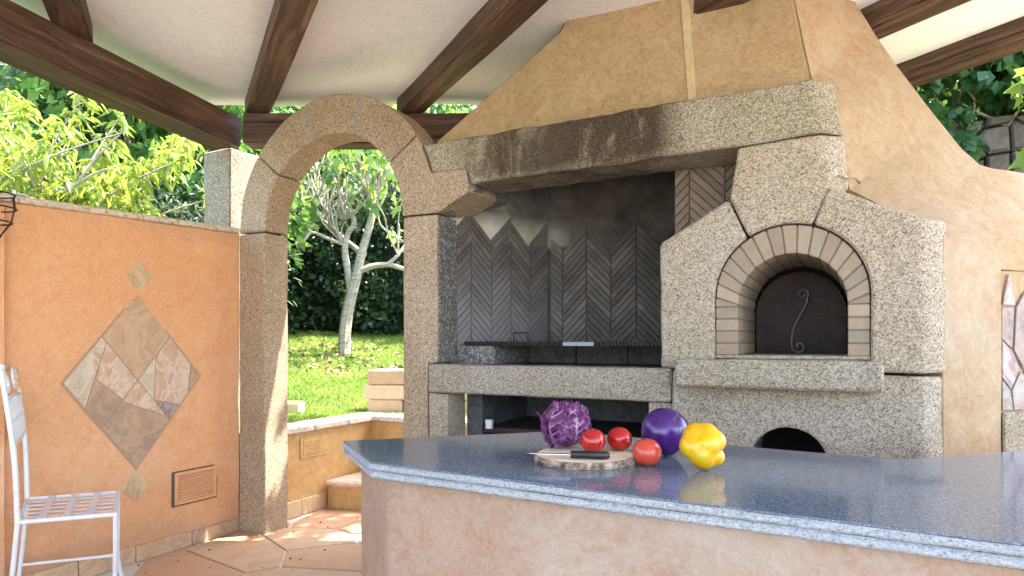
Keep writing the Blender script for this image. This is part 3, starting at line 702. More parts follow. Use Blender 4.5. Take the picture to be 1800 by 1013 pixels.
for k in range(6): obj('slat', box(-3.290, -3.285, 3.287, 3.489, .402+.016*k, .410+.016*k, .001), 'yellow', v_)
stp = root('garden_step', (-3.0, 3.8, 0), 'curved plastered garden step with a stone tread against the retaining wall', 'step')
curve = [(-3.284, 3.50), (-3.2, 3.49), (-3.05, 3.54), (-2.88, 3.63), (-2.70, 3.73), (-2.45, 3.85), (-2.2, 3.93), (-2.2, 3.995), (-3.284, 3.995)]
obj('riser', slab(curve, -.005, .15, .003), 'yellow', stp)
cx_, cy_ = -2.8, 3.9
obj('tread', rough(slab([(x+(x-cx_)*.05 if x > -3.2 else x, y-.035 if y < 3.94 else y) for x, y in curve], .152, .192, .012), .002, .1), 'tile_b', stp)
tb = root('tufa_block_wall', (-3.2, 4.5, .6), 'short stack of pale tufa blocks on the lawn behind the coping', 'block wall')
bv0 = Vector((-3.535, 4.28, .585)); ux = Vector((.93, .36, 0)).normalized(); uy = Vector((-ux.y, ux.x, 0))
for r_ in range(3):
    xoff = [0, -.03, .0][r_]; widths = [[.30, .50, .5], [.46, .40, .45], [.38, .42, .5]][r_]; x_ = xoff; zb = .575+.122*r_
    for w_ in widths:
        c_ = bv0+ux*(x_+w_/2); c_.z = zb+.06
        obj('tufa_block', rough(obox(c_, ux*(w_/2-.004), uy*.12, Vector((0, 0, .059)), .01), .004, .1, seed=x_+r_), 'tufa', tb)
        x_ += w_
pb_ = at(517, 728, 5.15)
obj('edging_brick', rough(obox((pb_.x-.12, pb_.y, .64), ux*.16, uy*.06, (0, 0, .05), .012), .003, .1), 'tufa', label='single terracotta edging brick lying on the lawn behind the coping at left', cat='brick')

# ------------------------------------------------------------------ left wall
lw = root('garden_wall', (-3.378, 1.8, 0), 'orange plastered wall with an inlaid diamond of stone tiles', 'wall')
def quad_wall(): # wall between Y=-1.5 and 2.83, top rises slightly toward the arch
    f = [(-3.378, -1.6, -.01), (-3.378, 2.83, -.01), (-3.378, 2.83, 1.838), (-3.378, -1.6, 1.70)]
    return loft([f, [(x-.2, y, z) for x, y, z in f]], .006)
obj('wall_face', rough(quad_wall(), .006, .13, 2.5), 'orange', lw, smooth=True)
for i in range(7):
    y0 = 2.83-.62*(i+1); y1 = 2.83-.62*i-.006; zt = lambda y: 1.839+(y-2.83)*.0312
    f = [(-3.366, y0, zt(y0)), (-3.366, y1, zt(y1)), (-3.366, y1, zt(y1)+.032), (-3.366, y0, zt(y0)+.032)]
    obj('coping_stone', rough(loft([f, [(x-.235, y, z) for x, y, z in f]], .006), .002, .2), 'coping', lw)
yb = 2.82; rn = random.Random(11)
while yb > -1.2:
    w_ = rn.uniform(.26, .42); h_ = .075+(2.82-yb)*.02+rn.uniform(-.003, .003)
    obj('skirting_stone', rough(box(-3.380, -3.362, yb-w_+.004, yb, -.004, h_, .003), .0015, .12), rn.choice(['tile_f', 'tile_a', 'tile_b', 'tile_c']), lw); yb -= w_
ti = obj('tile_bed', loft([[(-3.379, y, z) for y, z in [(2.17, 1.432), (1.79, .965), (2.165, .483), (2.557, .968)]], [(-3.3745, y, z) for y, z in [(2.17, 1.432), (1.79, .965), (2.165, .483), (2.557, .968)]]], 0), 'mortar_tan', lw)
Tp, Lp, Bp, Rp, Cp = (2.17, 1.42), (1.80, .965), (2.165, .495), (2.546, .968), (2.172, .962)
mid = lambda a, b, t=.5: (a[0]+(b[0]-a[0])*t, a[1]+(b[1]-a[1])*t)
TL, TR, BL, BR = mid(Tp, Lp), mid(Tp, Rp), mid(Bp, Lp), mid(Bp, Rp)
def tilepoly(poly, mat, parent, sub=True):
    cx = sum(p[0] for p in poly)/len(poly); cz = sum(p[1] for p in poly)/len(poly); q = []
    for y, z in poly:
        dl = math.hypot(y-cx, z-cz); k = 1-.0045/dl; q.append((cx+(y-cx)*k, cz+(z-cz)*k))
    pr = rnd.uniform(.006, .009)
    obj('stone_tile', loft([[(-3.377, y, z) for y, z in q], [(-3.378+pr, y, z) for y, z in q]], .0012), mat, parent)
l1, l2, l3 = mid(TL, Cp, .12), mid(Lp, BL, .55), mid(Cp, BL, .42)
k1 = mid(l1, l2, .55)
tilepoly([Tp, TR, Cp, TL], 'tile_a', lw)
tilepoly([TL, l1, k1, l2, Lp], 'tile_d', lw); tilepoly([l1, Cp, l3, k1], 'tile_b', lw); tilepoly([k1, l3, BL, l2], 'tile_c', lw)
r1, r2 = mid(Cp, TR, .55), mid(Cp, BR, .5); r3, r4 = mid(TR, Rp, .7), mid(Rp, BR, .4)
tilepoly([r1, TR, r3, r4, mid(r4, BR, .45), r2], 'tile_b', lw); tilepoly([Cp, r1, r2], 'tile_d', lw); tilepoly([r3, Rp, r4], 'tile_c', lw); tilepoly([r2, mid(r4, BR, .45), BR], 'tile_e', lw)
b1, b2 = mid(Cp, BL, .45), mid(Cp, BR, .92)
tilepoly([Cp, b2, b1], 'tile_b', lw); tilepoly([b1, b2, BR, Bp, BL], 'tile_c', lw)
tilepoly([(2.179, 1.61), (2.259, 1.52), (2.178, 1.425), (2.106, 1.508)], 'tile_f', lw); tilepoly([(2.163, .490), (2.246, .397), (2.163, .312), (2.085, .396)], 'tile_f', lw)
v_ = obj('vent_cover', box(-3.382, -3.374, 2.387, 2.653, .247, .428, .002), 'orange', lw)
obj('painted_shadow_gap', box(-3.379, -3.3755, 2.372, 2.665, .237, .436, 0), 'mortar', v_)  # dark plate behind frame and slats; its colour stands for shade
for a in ((2.387, 2.653, .410, .428), (2.387, 2.653, .247, .265), (2.387, 2.407, .266, .409), (2.633, 2.653, .266, .409)): obj('frame', box(-3.3745, -3.362, *a, .003), 'orange', v_)
for k in range(9): obj('slat', box(-3.373, -3.3615, 2.41, 2.63, .269+.0155*k, .278+.0155*k, .0015), 'orange', v_)
pil = root('wall_pilaster', (-3.3, 1.2, 0), 'plastered pilaster at the far left end of the orange wall', 'pilaster')
obj('shaft', rough(box(-3.373, -3.33, .90, 1.545, 0, 1.78, .01), .003, .12), 'orange', pil)
lan = root('iron_basket', (-3.30, 1.46, 1.66), 'black wrought iron basket hanging at the far left edge on the wall', 'iron basket')
bm = bmesh.new(); c_ = Vector((-3.27, 1.44, 1.74))
for j, (rr_, zz) in enumerate(((.10, .06), (.105, 0), (.09, -.06), (.05, -.12))):
    tube([c_+Vector((rr_*math.cos(a), rr_*math.sin(a)*1.0, zz)) for a in [2*math.pi*k/18 for k in range(18)]], .0035, 6, bm, closed=True)
for k in range(8):
    a = 2*math.pi*k/8; tube([c_+Vector((r_*math.cos(a), r_*math.sin(a), z)) for r_, z in ((.10, .06), (.105, 0), (.09, -.06), (.05, -.12), (.0, -.14))], .003, 6, bm)
obj('basket', bm, 'iron', lan)
obj('hook', tube(smooth_path([(-3.335, 1.44, 1.92), (-3.30, 1.44, 1.96), (-3.27, 1.44, 1.92), (-3.27, 1.44, 1.80)], 4), .004, 6), 'iron', lan)

# ------------------------------------------------------------------ granite archway
Y0 = 2.819; TA = .19
ar = root('stone_archway', (-2.633, 2.9, 0), 'rough granite archway between the orange wall and the fireplace', 'archway')
ACX, ACZ, RI, RO = -2.633, 1.833, .515, .735
def gap_poly(a0, a1, ri, ro, cx, cz, g=.5, n=8):
    return arc(cx, cz, ri, a0+g, a1-g, n)+arc(cx, cz, ro, a1-g*.7, a0+g*.7, n)
obj('pillar', rough(box(-3.371, -3.148, Y0, Y0+TA, -.01, 1.826, .008), .004, .05, seed=1), 'granite_arch', ar, smooth=True)
obj('pillar', rough(loft([[(-2.118, Y0, -.01), (-1.962, Y0, -.01), (-1.962, Y0, 1.052), (-1.902, Y0, 1.058), (-1.902, Y0, 1.826), (-2.118, Y0, 1.826)], [(-2.118, Y0+TA, -.01), (-1.962, Y0+TA, -.01), (-1.962, Y0+TA, 1.052), (-1.902, Y0+TA, 1.058), (-1.902, Y0+TA, 1.826), (-2.118, Y0+TA, 1.826)]], .008), .004, .05, seed=2), 'granite_arch', ar, smooth=True)
ang = [0, 35, 71, 104, 141, 180]
for i in range(1, 5):
    obj('voussoir', rough(xz(gap_poly(ang[i], ang[i+1], RI, RO, ACX, ACZ), Y0, Y0+TA, .007), .004, .05, seed=i), 'granite_arch', ar, smooth=True)
spr = arc(ACX, ACZ, RI, .5, 34.5, 8)+arc(ACX, ACZ, RO, 34.5, 29, 2)+[(-1.995, 2.19), (-1.940, 2.040), (-1.724, 2.034), (-1.708, 1.925), (-1.895, 1.834)]
obj('springer_stone', rough(xz(spr, Y0, Y0+TA+.1, .007), .004, .05, seed=9), 'granite_arch', ar, smooth=True)
for a_ in (71, 104):      # wide grey mortar joints
    obj('mortar_joint', xz(arc(ACX, ACZ, RI+.004, a_-1.1, a_+1.1, 2)+arc(ACX, ACZ, RO-.002, a_+1.3, a_-1.3, 2), Y0+.0008, Y0+TA-.003, 0), 'mortar_grey', ar)
obj('corbel_soffit', rough(loft([[(-1.897, Y0+.03, 1.834), (-1.70, Y0+.03, 1.93), (-1.70, Y0+.03, 2.02), (-1.897, Y0+.03, 2.02)], [(-1.897, 3.30, 1.834), (-1.74, 3.30, 1.96), (-1.74, 3.30, 2.05), (-1.897, 3.30, 2.05)]], .006), .006, .05), 'granite_dull', ar)
obj('sooty_face', rough(box(-1.9025, -1.894, Y0+.012, Y0+TA, 1.062, 1.822, .003), .003, .05), 'granite_dull', ar)
ps = root('stone_post', (-3.74, 3.08, .55), 'pale grey granite post carrying the corner of the roof beams', 'post')
obj('shaft', rough(box(-3.872, -3.613, 2.95, 3.20, .50, 2.440, .01), .004, .06), 'granite_post', ps, smooth=True)

# ------------------------------------------------------------------ fireplace and oven
fpz = root('stone_fireplace', (-.9, 2.95, 0), 'granite grill fireplace and domed bread oven under an ochre plaster hood', 'fireplace')
def G(name, bm, mat='granite', seed=0, amp=.004, size=.05, label=None): return obj(name, rough(bm, amp, size, seed=seed), mat, fpz, label=label, smooth=True)
def chloft(front, edge, dy=.078, back=.30, bevel=.008):
    """front outline in XZ with the right-hand corner (point indices in edge) cut by a 45 degree chamfer"""
    r0 = [(x, Y0, z) for x, z in front]; r1 = [(x+(dy if i in edge else 0), Y0+dy, z) for i, (x, z) in enumerate(front)]
    r2 = [(x, Y0+back, z) for x, y, z in r1]
    return loft([r0, r1, r2], bevel)
lint = [(-1.988, 2.196), (-1.934, 2.043), (-1.718, 2.040), (-1.690, 1.962), (-1.3, 1.966), (-.9, 1.969), (-.42, 1.974), (-.102, 1.986), (-.143, 2.197), (-.6, 2.198), (-1.2, 2.196)]
G('lintel', chloft(lint, (7, 8), .075, .27), 'granite_lintel', 3, .010, .045)
OCX, OCZ, OR_ = -.222, 1.355, .288
key = [(-.416, 1.968), (-.105, 1.980), (-.082, 1.777), (-.145, 1.657)]+arc(OCX, OCZ, OR_, 74, 121, 8)[1:]+[(-.383, 1.638), (-.452, 1.764)]
key = [(-.416, 1.966), (-.105, 1.979), (-.085, 1.779)]+arc(OCX, OCZ, OR_, 73, 122, 8)+[(-.449, 1.764)]
G('keystone', chloft(key, (1, 2), .075, .3), 'granite', 5)
left = [(-.737, 1.053), (-.508, 1.053)]+arc(OCX, OCZ, OR_, 180, 123.5, 9)+[(-.456, 1.757), (-.737, 1.592)]
G('oven_stone', rl := xz(left, Y0, Y0+.28, .010), 'granite', 6)
right = [(.066, 1.053), (.236, 1.050), (.236, 1.611), (-.078, 1.772)]+arc(OCX, OCZ, OR_, 71.5, 0, 10)
G('oven_stone', chloft(right, (1, 2), .077, .3), 'granite', 7)
low = [(-.686, -.01), (-.376, -.01), (-.376, .64)]+arc(-.226, .676, .150, 180, 0, 12)+[(-.076, .64), (-.076, -.01), (.232, -.01), (.232, 1.040), (-.686, 1.045)]
low = low[::-1]
n_ = len(low); ed = [i for i, p in enumerate(low) if abs(p[0]-.232) < 1e-6]
G('base_stone', chloft(low, ed, .077, .45), 'granite', 8)
G('oven_shelf', box(-.649, .105, 2.699, Y0+.10, .984, 1.096, .010), 'granite', 9, .003)
G('hearth_beam', box(-1.957, -.692, Y0, Y0+.16, .905, 1.050, .008), 'granite', 10, .004)
G('jamb_stone', box(-1.955, -1.838, Y0+.003, Y0+.18, -.01, .900, .006), 'granite', 11)
G('jamb_stone', box(-.79, -.692, Y0+.003, Y0+.25, -.01, .900, .006), 'granite', 12)
# pot hole behind the lower arch and the ash chamber
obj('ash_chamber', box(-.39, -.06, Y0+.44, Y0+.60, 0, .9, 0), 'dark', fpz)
obj('storage_wall', xz([(-1.84, 0), (-.70, 0), (-.70, 1.04), (-1.84, 1.04)], 3.55, 3.62, 0), 'concrete', fpz)
obj('storage_side', box(-1.836, -1.74, Y0+.19, 3.54, 0, .90, .004), 'concrete', fpz)
obj('storage_side', box(-.80, -.70, Y0+.26, 3.54, 0, .90, .004), 'dark', fpz)
obj('storage_shelf', box(-1.73, -.81, 3.0, 3.54, .69, .72, .003), 'rust_iron', fpz)
obj('hearth_floor', box(-1.90, -.70, Y0+.165, 3.60, .91, 1.045, 0), 'concrete', fpz)
G('trough_block', box(-1.893, -1.66, 2.99, 3.50, 1.046, 1.150, .006), 'granite_dull', 13, .002)
for k in range(3): obj('trough_block', rough(box(-1.655+.295*k, -1.655+.295*(k+1)-.006, 3.40, 3.52, 1.046, 1.145, .005), .002, .08), 'concrete', fpz)
# firebox walls: plaster with bricks laid in chevrons, each brick a piece of its own
SIDE = Vector((-1.611+1.897, 3.6-2.99, 0)); SL = SIDE.length; SU = SIDE.normalized()
def chevrons(wall, origin, udir, ndir, u0, u1, half, zlo, topf, mat, phase=0.0, pitch=.0425, peak_first=True, thick=.011, zmin=None):
    """bricks at 45 degrees in columns 'half' wide; topf(col)-> z of the sawtooth"""
    cols = int(math.ceil((u1-u0)/half))
    origin = Vector(origin); udir = Vector(udir); ndir = Vector(ndir)
    for c in range(-1, cols+1):
        a, b = u0+phase+c*half, u0+phase+(c+1)*half
        ca, cb = max(a, u0), min(b, u1)
        if cb-ca < .02: continue
        up = (c % 2 == 0) == peak_first          # boards rise to the right in 'up' columns
        k = 0
        while True:
            zt = topf(c)-k*pitch-(pitch*.5 if c % 2 else 0); k += 1          # height at the low side of the board top edge
            def zz(u, off): return zt+off+((u-a) if up else (b-u))*1.0
            g = .003; th = pitch-.006
            q = [(ca+g, zz(ca+g, -th)), (cb-g, zz(cb-g, -th)), (cb-g, zz(cb-g, 0)), (ca+g, zz(ca+g, 0))]
            if max(z for _, z in q) < zlo+.02: break
            poly = clip([(x, y) for x, y in q], (0, zlo), (0, -1))
            if zmin: poly = clip(poly, (0, zmin), (0, 1)) if len(poly) > 2 else poly
            if len(poly) < 3: 
                if k > 60: break
                continue
            pr = thick*rnd.uniform(.75, 1.15)
            f = [origin+udir*x+ndir*(-.001)+Vector((0, 0, z)) for x, z in poly]; fr = [origin+udir*x+ndir*pr+Vector((0, 0, z)) for x, z in poly]
            obj('brick', loft([f, fr], .0018), mat, wall)
            if k > 60: break
fw = obj('firebox_back_wall', box(-1.64, -.70, 3.6, 3.70, 1.0, 2.42, 0), 'soot', fpz)
chevrons(fw, (0, 3.6, 0), (1, 0, 0), (0, -1, 0), -1.605, -.72, .150, 1.15, lambda c: [1.73, 1.70, 1.69, 1.69, 1.70, 1.74, 1.74][(c+1) % 7], 'brick_soot', phase=.08, peak_first=True)
sn = Vector((SU.y, -SU.x, 0))
bm = obox(Vector((-1.897, 2.99, 1.7))+SU*(SL/2)-sn*.05+Vector((0, 0, -.12)), SU*(SL/2+.03), sn*.05, Vector((0, 0, .59)), 0)
fs = obj('firebox_side_wall', bm, 'soot', fpz)
chevrons(fs, (-1.897, 2.99, 0), tuple(SU), tuple(sn), 0.006, SL-.006, .138, 1.15, lambda c: [1.74, 1.745, 1.75, 1.74, 1.735, 1.74][(c+1) % 6], 'brick_soot', phase=-.046, peak_first=True)
ck = obj('cheek_wall', xz([(-.745, 1.05), (-.53, 1.05), (-.53, 1.70), (-.30, 1.70), (-.30, 2.42), (-.745, 2.42)], 3.112, 3.62, 0), 'mortar', fpz)
chevrons(ck, (0, 3.112, 0), (1, 0, 0), (0, -1, 0), -.744, -.40, .16, 1.62, lambda c: 2.12, 'brick_cheek', phase=-.09, pitch=.046, peak_first=True, zmin=2.16)
obj('throat_light_lid', box(-1.92, -.30, 3.092, 3.7, 2.172, 2.25, 0), 'dark', fpz)  # unseen dark lid added over the firebox so no light enters
# mouth of the oven: ring of fire bricks
mouth = obj('oven_mouth', xz([(-.509, 1.100), (.064, 1.100), (.064, 1.112), (-.509, 1.112)], Y0+.012, 3.42, 0), 'granite', fpz)
def ring_brick(a):
    obj('brick', xz(a, Y0+.014, 2.952, .003), 'brick', mouth); obj('brick', xz(a, 2.956, 3.372, .003), 'brick', mouth)
BI, BO = .205, .284; ICX, ICZ = -.216, 1.318
zc_ = [1.113+.0505*k for k in range(4)]
for z_ in zc_:
    zt = z_+.046
    ring_brick([(-.506, z_), (-.417, z_), (-.417, zt), (-.506, zt)])
    ring_brick([(-.013, z_), (.062, z_), (.062, zt), (-.013, zt)])
ring_brick([(-.506, 1.315), (-.4178, 1.315), (-.4176, 1.3175), (-.5052, 1.348)]); ring_brick([(-.013, 1.315), (.062, 1.315), (.0612, 1.348), (-.0130, 1.3175)])
NV = 15; z5 = 1.113+.0505*5
for k in range(NV):
    a0 = 180-180*k/NV-.55; a1 = 180-180*(k+1)/NV+.55
    P = lambda r, a, cx, cz: (cx+r*math.cos(R(a)), cz+r*math.sin(R(a)))
    q = [P(.203, a0, ICX, ICZ+.045), P(.203, (a0+a1)/2, ICX, ICZ+.045), P(.203, a1, ICX, ICZ+.045), P(.283, a1, OCX, OCZ+.0), P(.283, a0, OCX, OCZ+.0)]
    q = [P(.202, a0, -.2155, 1.320), P(.202, a1, -.2155, 1.320), P(.283, a1, -.2215, 1.352), P(.283, a0, -.2215, 1.352)]
    q = [(x, z if z > 1.365 or True else z) for x, z in q]
    ring_brick(q)
obj('mortar_ring', loft([[(x, y, z) for x, z in ([(-.419, 1.114)]+arc(-.2155, 1.32, .2055, 180, 0, 16)+[(-.011, 1.114)])+([(.059, 1.114)]+arc(-.2215, 1.350, .279, 0, 180, 16)+[(-.503, 1.114)])] for y in (Y0+.021, 3.36)], 0), 'mortar_pale', fpz)
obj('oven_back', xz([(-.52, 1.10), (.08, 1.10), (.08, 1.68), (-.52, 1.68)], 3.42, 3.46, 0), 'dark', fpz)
dpoly = [(-.410, 1.113), (-.020, 1.113), (-.019, 1.29)]+arc(-.2155, 1.300, .1965, 4, 176, 18)+[(-.412, 1.29)]
door = obj('oven_door', xz([(x, z) for x, z in dpoly], 3.350, 3.360, .002), 'rust_iron', fpz, label='dark rusty iron oven door')
def spiral(cx, cz, r, a0, turns, n=22, sgn=1):
    return [(cx+r*(1-.8*k/n)*math.cos(a0+sgn*turns*2*math.pi*k/n), cz+r*(1-.8*k/n)*math.sin(a0+sgn*turns*2*math.pi*k/n)) for k in range(n+1)]
sp1 = spiral(-.188, 1.352, .024, R(-40), 1.15, sgn=1); sp2 = spiral(-.202, 1.146, .026, R(200), 1.1, sgn=1)
S = sp1[::-1]+[(-.172, 1.318), (-.196, 1.27), (-.222, 1.22), (-.230, 1.17)]+sp2
obj('scroll_handle', tube(smooth_path([((x+.205)*1.12-.222, 3.330, (z-1.25)*1.18+1.268) for x, z in S], 2), .0065, 8), 'handle_iron', door, smooth=True)
# hood: ochre plaster
HY = 2.98
hood = bmesh.new()
def H(px, py, Y):
    a = (px-900)/F; dx, dy = a*CT-ST, a*ST+CT; t = Y/dy; return Vector((dx*t, Y, EYE+(600-py)/F*t))
front = [Vector((-2.05, HY, 2.12)), Vector((-.140, HY, 2.12)), Vector((-.151, HY, 2.268)), Vector((-.225, HY, 2.66)), Vector((-.27, HY, 2.95)), Vector((-1.12, HY, 2.95)), Vector((-1.281, HY, 2.70)), Vector((-2.02, HY, 2.264))]
fl = loft([front, [Vector((p.x*.97 if p.x < -.5 else p.x+.02, HY+.62, p.z)) for p in front]], .012)
obj('hood', rough(fl, .006, .10, 2.0), 'ochre', fpz, smooth=True)
obj('plaster_band', rough(loft([[(-.650, HY-.006, 2.19), (-.612, HY-.006, 2.19), (-.652, HY-.006, 2.74), (-.690, HY-.006, 2.74)], [(-.650, HY+.02, 2.19), (-.612, HY+.02, 2.19), (-.652, HY+.02, 2.74), (-.690, HY+.02, 2.74)]], .003), .002, .08), 'band', fpz)
# right flank of the hood: sweeps from the front arris back to the oven shoulder
near = [Vector((-.29, HY+.004, 3.0)), Vector((-.212, HY+.004, 2.60)), Vector((-.148, HY+.002, 2.268)), Vector((-.075, 2.905, 2.10)), Vector((-.045, 2.905, 1.97)), Vector((-.005, 2.915, 1.77)), Vector((.16, 2.90, 1.655)), Vector((.315, 2.899, 1.563)), Vector((.513, 3.097, 1.563)), Vector((.62, 3.204, 1.563)), Vector((1.0, 3.584, 1.563)), Vector((1.5, 4.084, 1.563))]
far = [Vector((-.12, 3.45, 3.0)), H(1500, 0, 3.42), H(1540, 62, 3.42), H(1575, 112, 3.42), H(1610, 160, 3.42), H(1645, 206, 3.42), H(1690, 262, 3.42), H(1722, 290, 3.42), H(1745, 297, 3.46), H(1800, 305, 3.56), Vector((1.15, 4.05, 1.87)), Vector((1.45, 4.45, 1.87))]
bm = bmesh.new(); rows = []
for t in range(9):
    s_ = t/8; row = []
    for i, (a, b) in enumerate(zip(near, far)):
        p_ = a.lerp(b, s_); bul = [.0, 0, 0, .0, .015, .03, .015, .0, .0, .0, .0, .0][i]*math.sin(math.pi*s_)
        p_ = p_+Vector((.3, -.6, .5)).normalized()*bul
        row.append(bm.verts.new(p_))
    rows.append(row)
for a, b in zip(rows, rows[1:]):
    for i in range(len(near)-1): bm.faces.new((a[i], a[i+1], b[i+1], b[i]))
backr = [bm.verts.new(v.co+Vector((-.05, .30, -.05))) for v in rows[-1]]
for i in range(len(near)-1): bm.faces.new((rows[-1][i], rows[-1][i+1], backr[i+1], backr[i]))
nb = [bm.verts.new(v.co+Vector((-.12, .12, -.01))) for v in rows[0]]
for i in range(len(near)-1): bm.faces.new((nb[i], nb[i+1], rows[0][i+1], rows[0][i]))
bmesh.ops.recalc_face_normals(bm, faces=bm.faces)
flank = obj('hood_flank', rough(bm, .006, .09, 3.0), 'peach', fpz, label='smooth peach plaster flank sweeping down to the oven', smooth=True)
# plaster wall at 45 degrees right of the oven with a stone inlay
ow = root('oven_side_wall', (.6, 3.2, 0), 'peach plastered wall right of the oven with inlaid stone', 'wall')
d45 = Vector((math.sqrt(.5), math.sqrt(.5), 0)); n45 = Vector((d45.y, -d45.x, 0)); O45 = Vector((.300, 2.883, 0))
def w45(u, z, o=0.0): return O45+d45*u+n45*o+Vector((0, 0, z))
def panel45(name, poly, o0, o1, mat, parent, bevel=.003, amp=0, size=.1):
    b_ = loft([[w45(u, z, o0) for u, z in poly], [w45(u, z, o1) for u, z in poly]], bevel)
    if amp: rough(b_, amp, size)
    return obj(name, b_, mat, parent)
panel45('wall_face', [(0, -.01), (.300, -.01), (.300, 1.445), (1.9, 1.445), (1.9, 1.565), (0, 1.565)], -.30, 0, 'peach', ow, .004, .003)
panel45('wall_face', [(.302, .0), (1.9, .0), (1.9, 1.443), (.302, 1.443)], -.30, -.010, 'peach', ow, .002, .002)
panel45('stone_block', [(.305, .30), (.60, .30), (.60, .895), (.305, .895)], -.0101, .006, 'granite_lintel', ow, .006, .004, .06)
panel45('stone_block', [(.61, .30), (1.1, .30), (1.1, .895), (.61, .895)], -.0101, .006, 'granite_lintel', ow, .006, .004, .06)
tl = [([(.304, .905), (.36, .905), (.345, .98), (.304, 1.02)], 'tile_h'), ([(.304, 1.03), (.350, .985), (.395, 1.06), (.36, 1.13), (.304, 1.17)], 'tile_e'),
      ([(.304, 1.18), (.36, 1.14), (.37, 1.30), (.304, 1.30)], 'tile_g'), ([(.304, 1.31), (.372, 1.31), (.338, 1.43)], 'tile_e'),
      ([(.366, .905), (.42, .905), (.42, 1.04), (.40, 1.05), (.356, .98)], 'tile_h'), ([(.366, 1.135), (.42, 1.06), (.42, 1.36), (.378, 1.30)], 'tile_g'),
      ([(.426, .905), (.56, .905), (.56, 1.1), (.426, 1.1)], 'tile_e'), ([(.426, 1.11), (.56, 1.11), (.56, 1.32), (.49, 1.43), (.426, 1.36)], 'tile_h')]
for poly, mt in tl: panel45('stone_tile', poly, -.0101, -.003+rnd.uniform(0, .004), mt, ow, .0015)
# small dry twig lying on the oven shoulder
obj('dry_twig', tube(smooth_path([(-.060, 2.86, 1.799), (-.045, 2.855, 1.815), (-.02, 2.86, 1.802), (.01, 2.86, 1.80), (.03, 2.865, 1.778)], 3), .004, 6), 'log_bark', label='small curled dry twig lying on the oven stones below the hood', cat='twig')

# griddle in the firebox
gr = root('griddle', (-1.3, 3.2, 1.15), 'black iron griddle plate with a loop handle inside the firebox', 'griddle')
obj('plate', box(-1.835, -.765, 2.985, 3.39, 1.152, 1.168, .002), 'iron', gr)
bm = bmesh.new()
for k in range(60): box(-1.83+.0177*k, -1.821+.0177*k, 2.976, 2.984, 1.146, 1.166, 0, bm)
e_ = obj('toothed_edge', bm, 'iron', gr, kind='stuff')
obj('steel_strip', box(-1.262, -1.10, 2.970, 2.9755, 1.146, 1.167, .001), 'steel', gr)
hx0, hx1 = at(903, 600, 3.42), at(928, 600, 3.40)
obj('loop_handle', tube([(hx0.x, hx0.y, 1.166), (hx0.x, hx0.y, 1.213), (hx1.x, hx1.y, 1.213), (hx1.x, hx1.y, 1.166)], .004, 6), 'iron', gr)
# small tin mug in the store below
mg = at(855, 745, 3.35)
bm = bmesh.new(); bmesh.ops.create_cone(bm, cap_ends=True, segments=18, radius1=.019, radius2=.021, depth=.045, matrix=Matrix.Translation((mg.x, mg.y+.03, .743)))
obj('tin_mug', bm, 'white_paint', label='small white mug on the shelf under the hearth', cat='mug')
# ------------------------------------------------------------------ roof
RC = .5217; rl_ = math.hypot(1, RC)
def cw(x, z): return Vector((x*CT-z*ST, x*ST+z*CT, 0))
rdir = cw(-RC/rl_, 1/rl_); ndir_ = cw(1/rl_, RC/rl_)
def sd_(s, dd, z): return rdir*s+ndir_*dd+Vector((0, 0, z))
ZB, ZS = 2.63, 2.74
rf = root('canopy_roof', (-1.2, 1.0, 2.6), 'white plastered canopy roof on dark timber beams over the kitchen', 'roof')
eA = at(420, 600, 4.25); eB = at(1600, 600, 4.25); eA.z = eB.z = 0      # line of the rear eave beam
eo = Vector((-ST, CT, 0))*.10
lA = Vector((-3.17, 1.43, 0)); lB = Vector((eA.x, eA.y, 0))
ldir = (lB-lA).normalized()
def inter(p, d1, q, d2):
    den = d1.x*d2.y-d1.y*d2.x; t = ((q.x-p.x)*d2.y-(q.y-p.y)*d2.x)/den; return p+d1*t
ex = (eB-eA).normalized(); ln_ = Vector((-ldir.y, ldir.x, 0))
c1 = inter(eA+eo, ex, lA+ln_*.62, ldir)
dR = sd_(0, 3.80, 0); c2 = inter(eA+eo, ex, dR, rdir)
c3 = sd_(-2.3, 3.80, 0); c4 = sd_(-2.3, -1.6, 0); c4 = inter(c4, ndir_, lA+ln_*.62, ldir)
roof_poly = [(p.x, p.y) for p in (c1, c4, c3, c2)]
def sheet(poly, z0, z1):
    bm = slab(poly, z0, z1, 0)
    return bm
obj('soffit', rough(sheet(roof_poly, ZS, ZS+.12), .012, .30, 1.3), 'white', rf, smooth=False)
bm = bmesh.new()
obj('roof_covering', slab([(p[0]*1.0, p[1]*1.0) for p in roof_poly], ZS+.15, ZS+.20, 0), 'tufa', rf)
def beam(p0, p1, w, z0, z1, name, seed, label=None, w0=None):
    d_ = (p1-p0); d_.z = 0; L_ = d_.length; a_ = math.atan2(d_.y, d_.x)
    bm = bmesh.new(); N = max(2, int(L_/.12)); rings = []
    for i in range(N+1):
        x = L_*i/N-L_/2; j = noise.noise(Vector((x*1.5, seed, 0)))*.008; j2 = noise.noise(Vector((x*1.7, seed, 5)))*.007
        h = (z1-z0)/2; rings.append([(x, -w/2+j, -h+j2), (x, w/2+j*.6, -h+j2*.7), (x, w/2-j2, h), (x, -w/2-j2, h)])
    b_ = loft(rings, 0)
    es = [e for e in b_.edges if abs((e.verts[0].co-e.verts[1].co).normalized().x) > .97 and e.calc_face_angle(0) > 1]
    bmesh.ops.bevel(b_, geom=es, offset=.008, segments=2, affect='EDGES')
    me = bpy.data.meshes.new(name); bmesh.ops.recalc_face_normals(b_, faces=b_.faces); b_.to_mesh(me); b_.free(); me.materials.append(M['wood'])
    o = bpy.data.objects.new(name, me); COL.objects.link(o); c = (p0+p1)/2; c.z = (z0+z1)/2
    finish(o, c, rf, label, None, None, None); o.rotation_euler = (0, 0, a_)
    return o
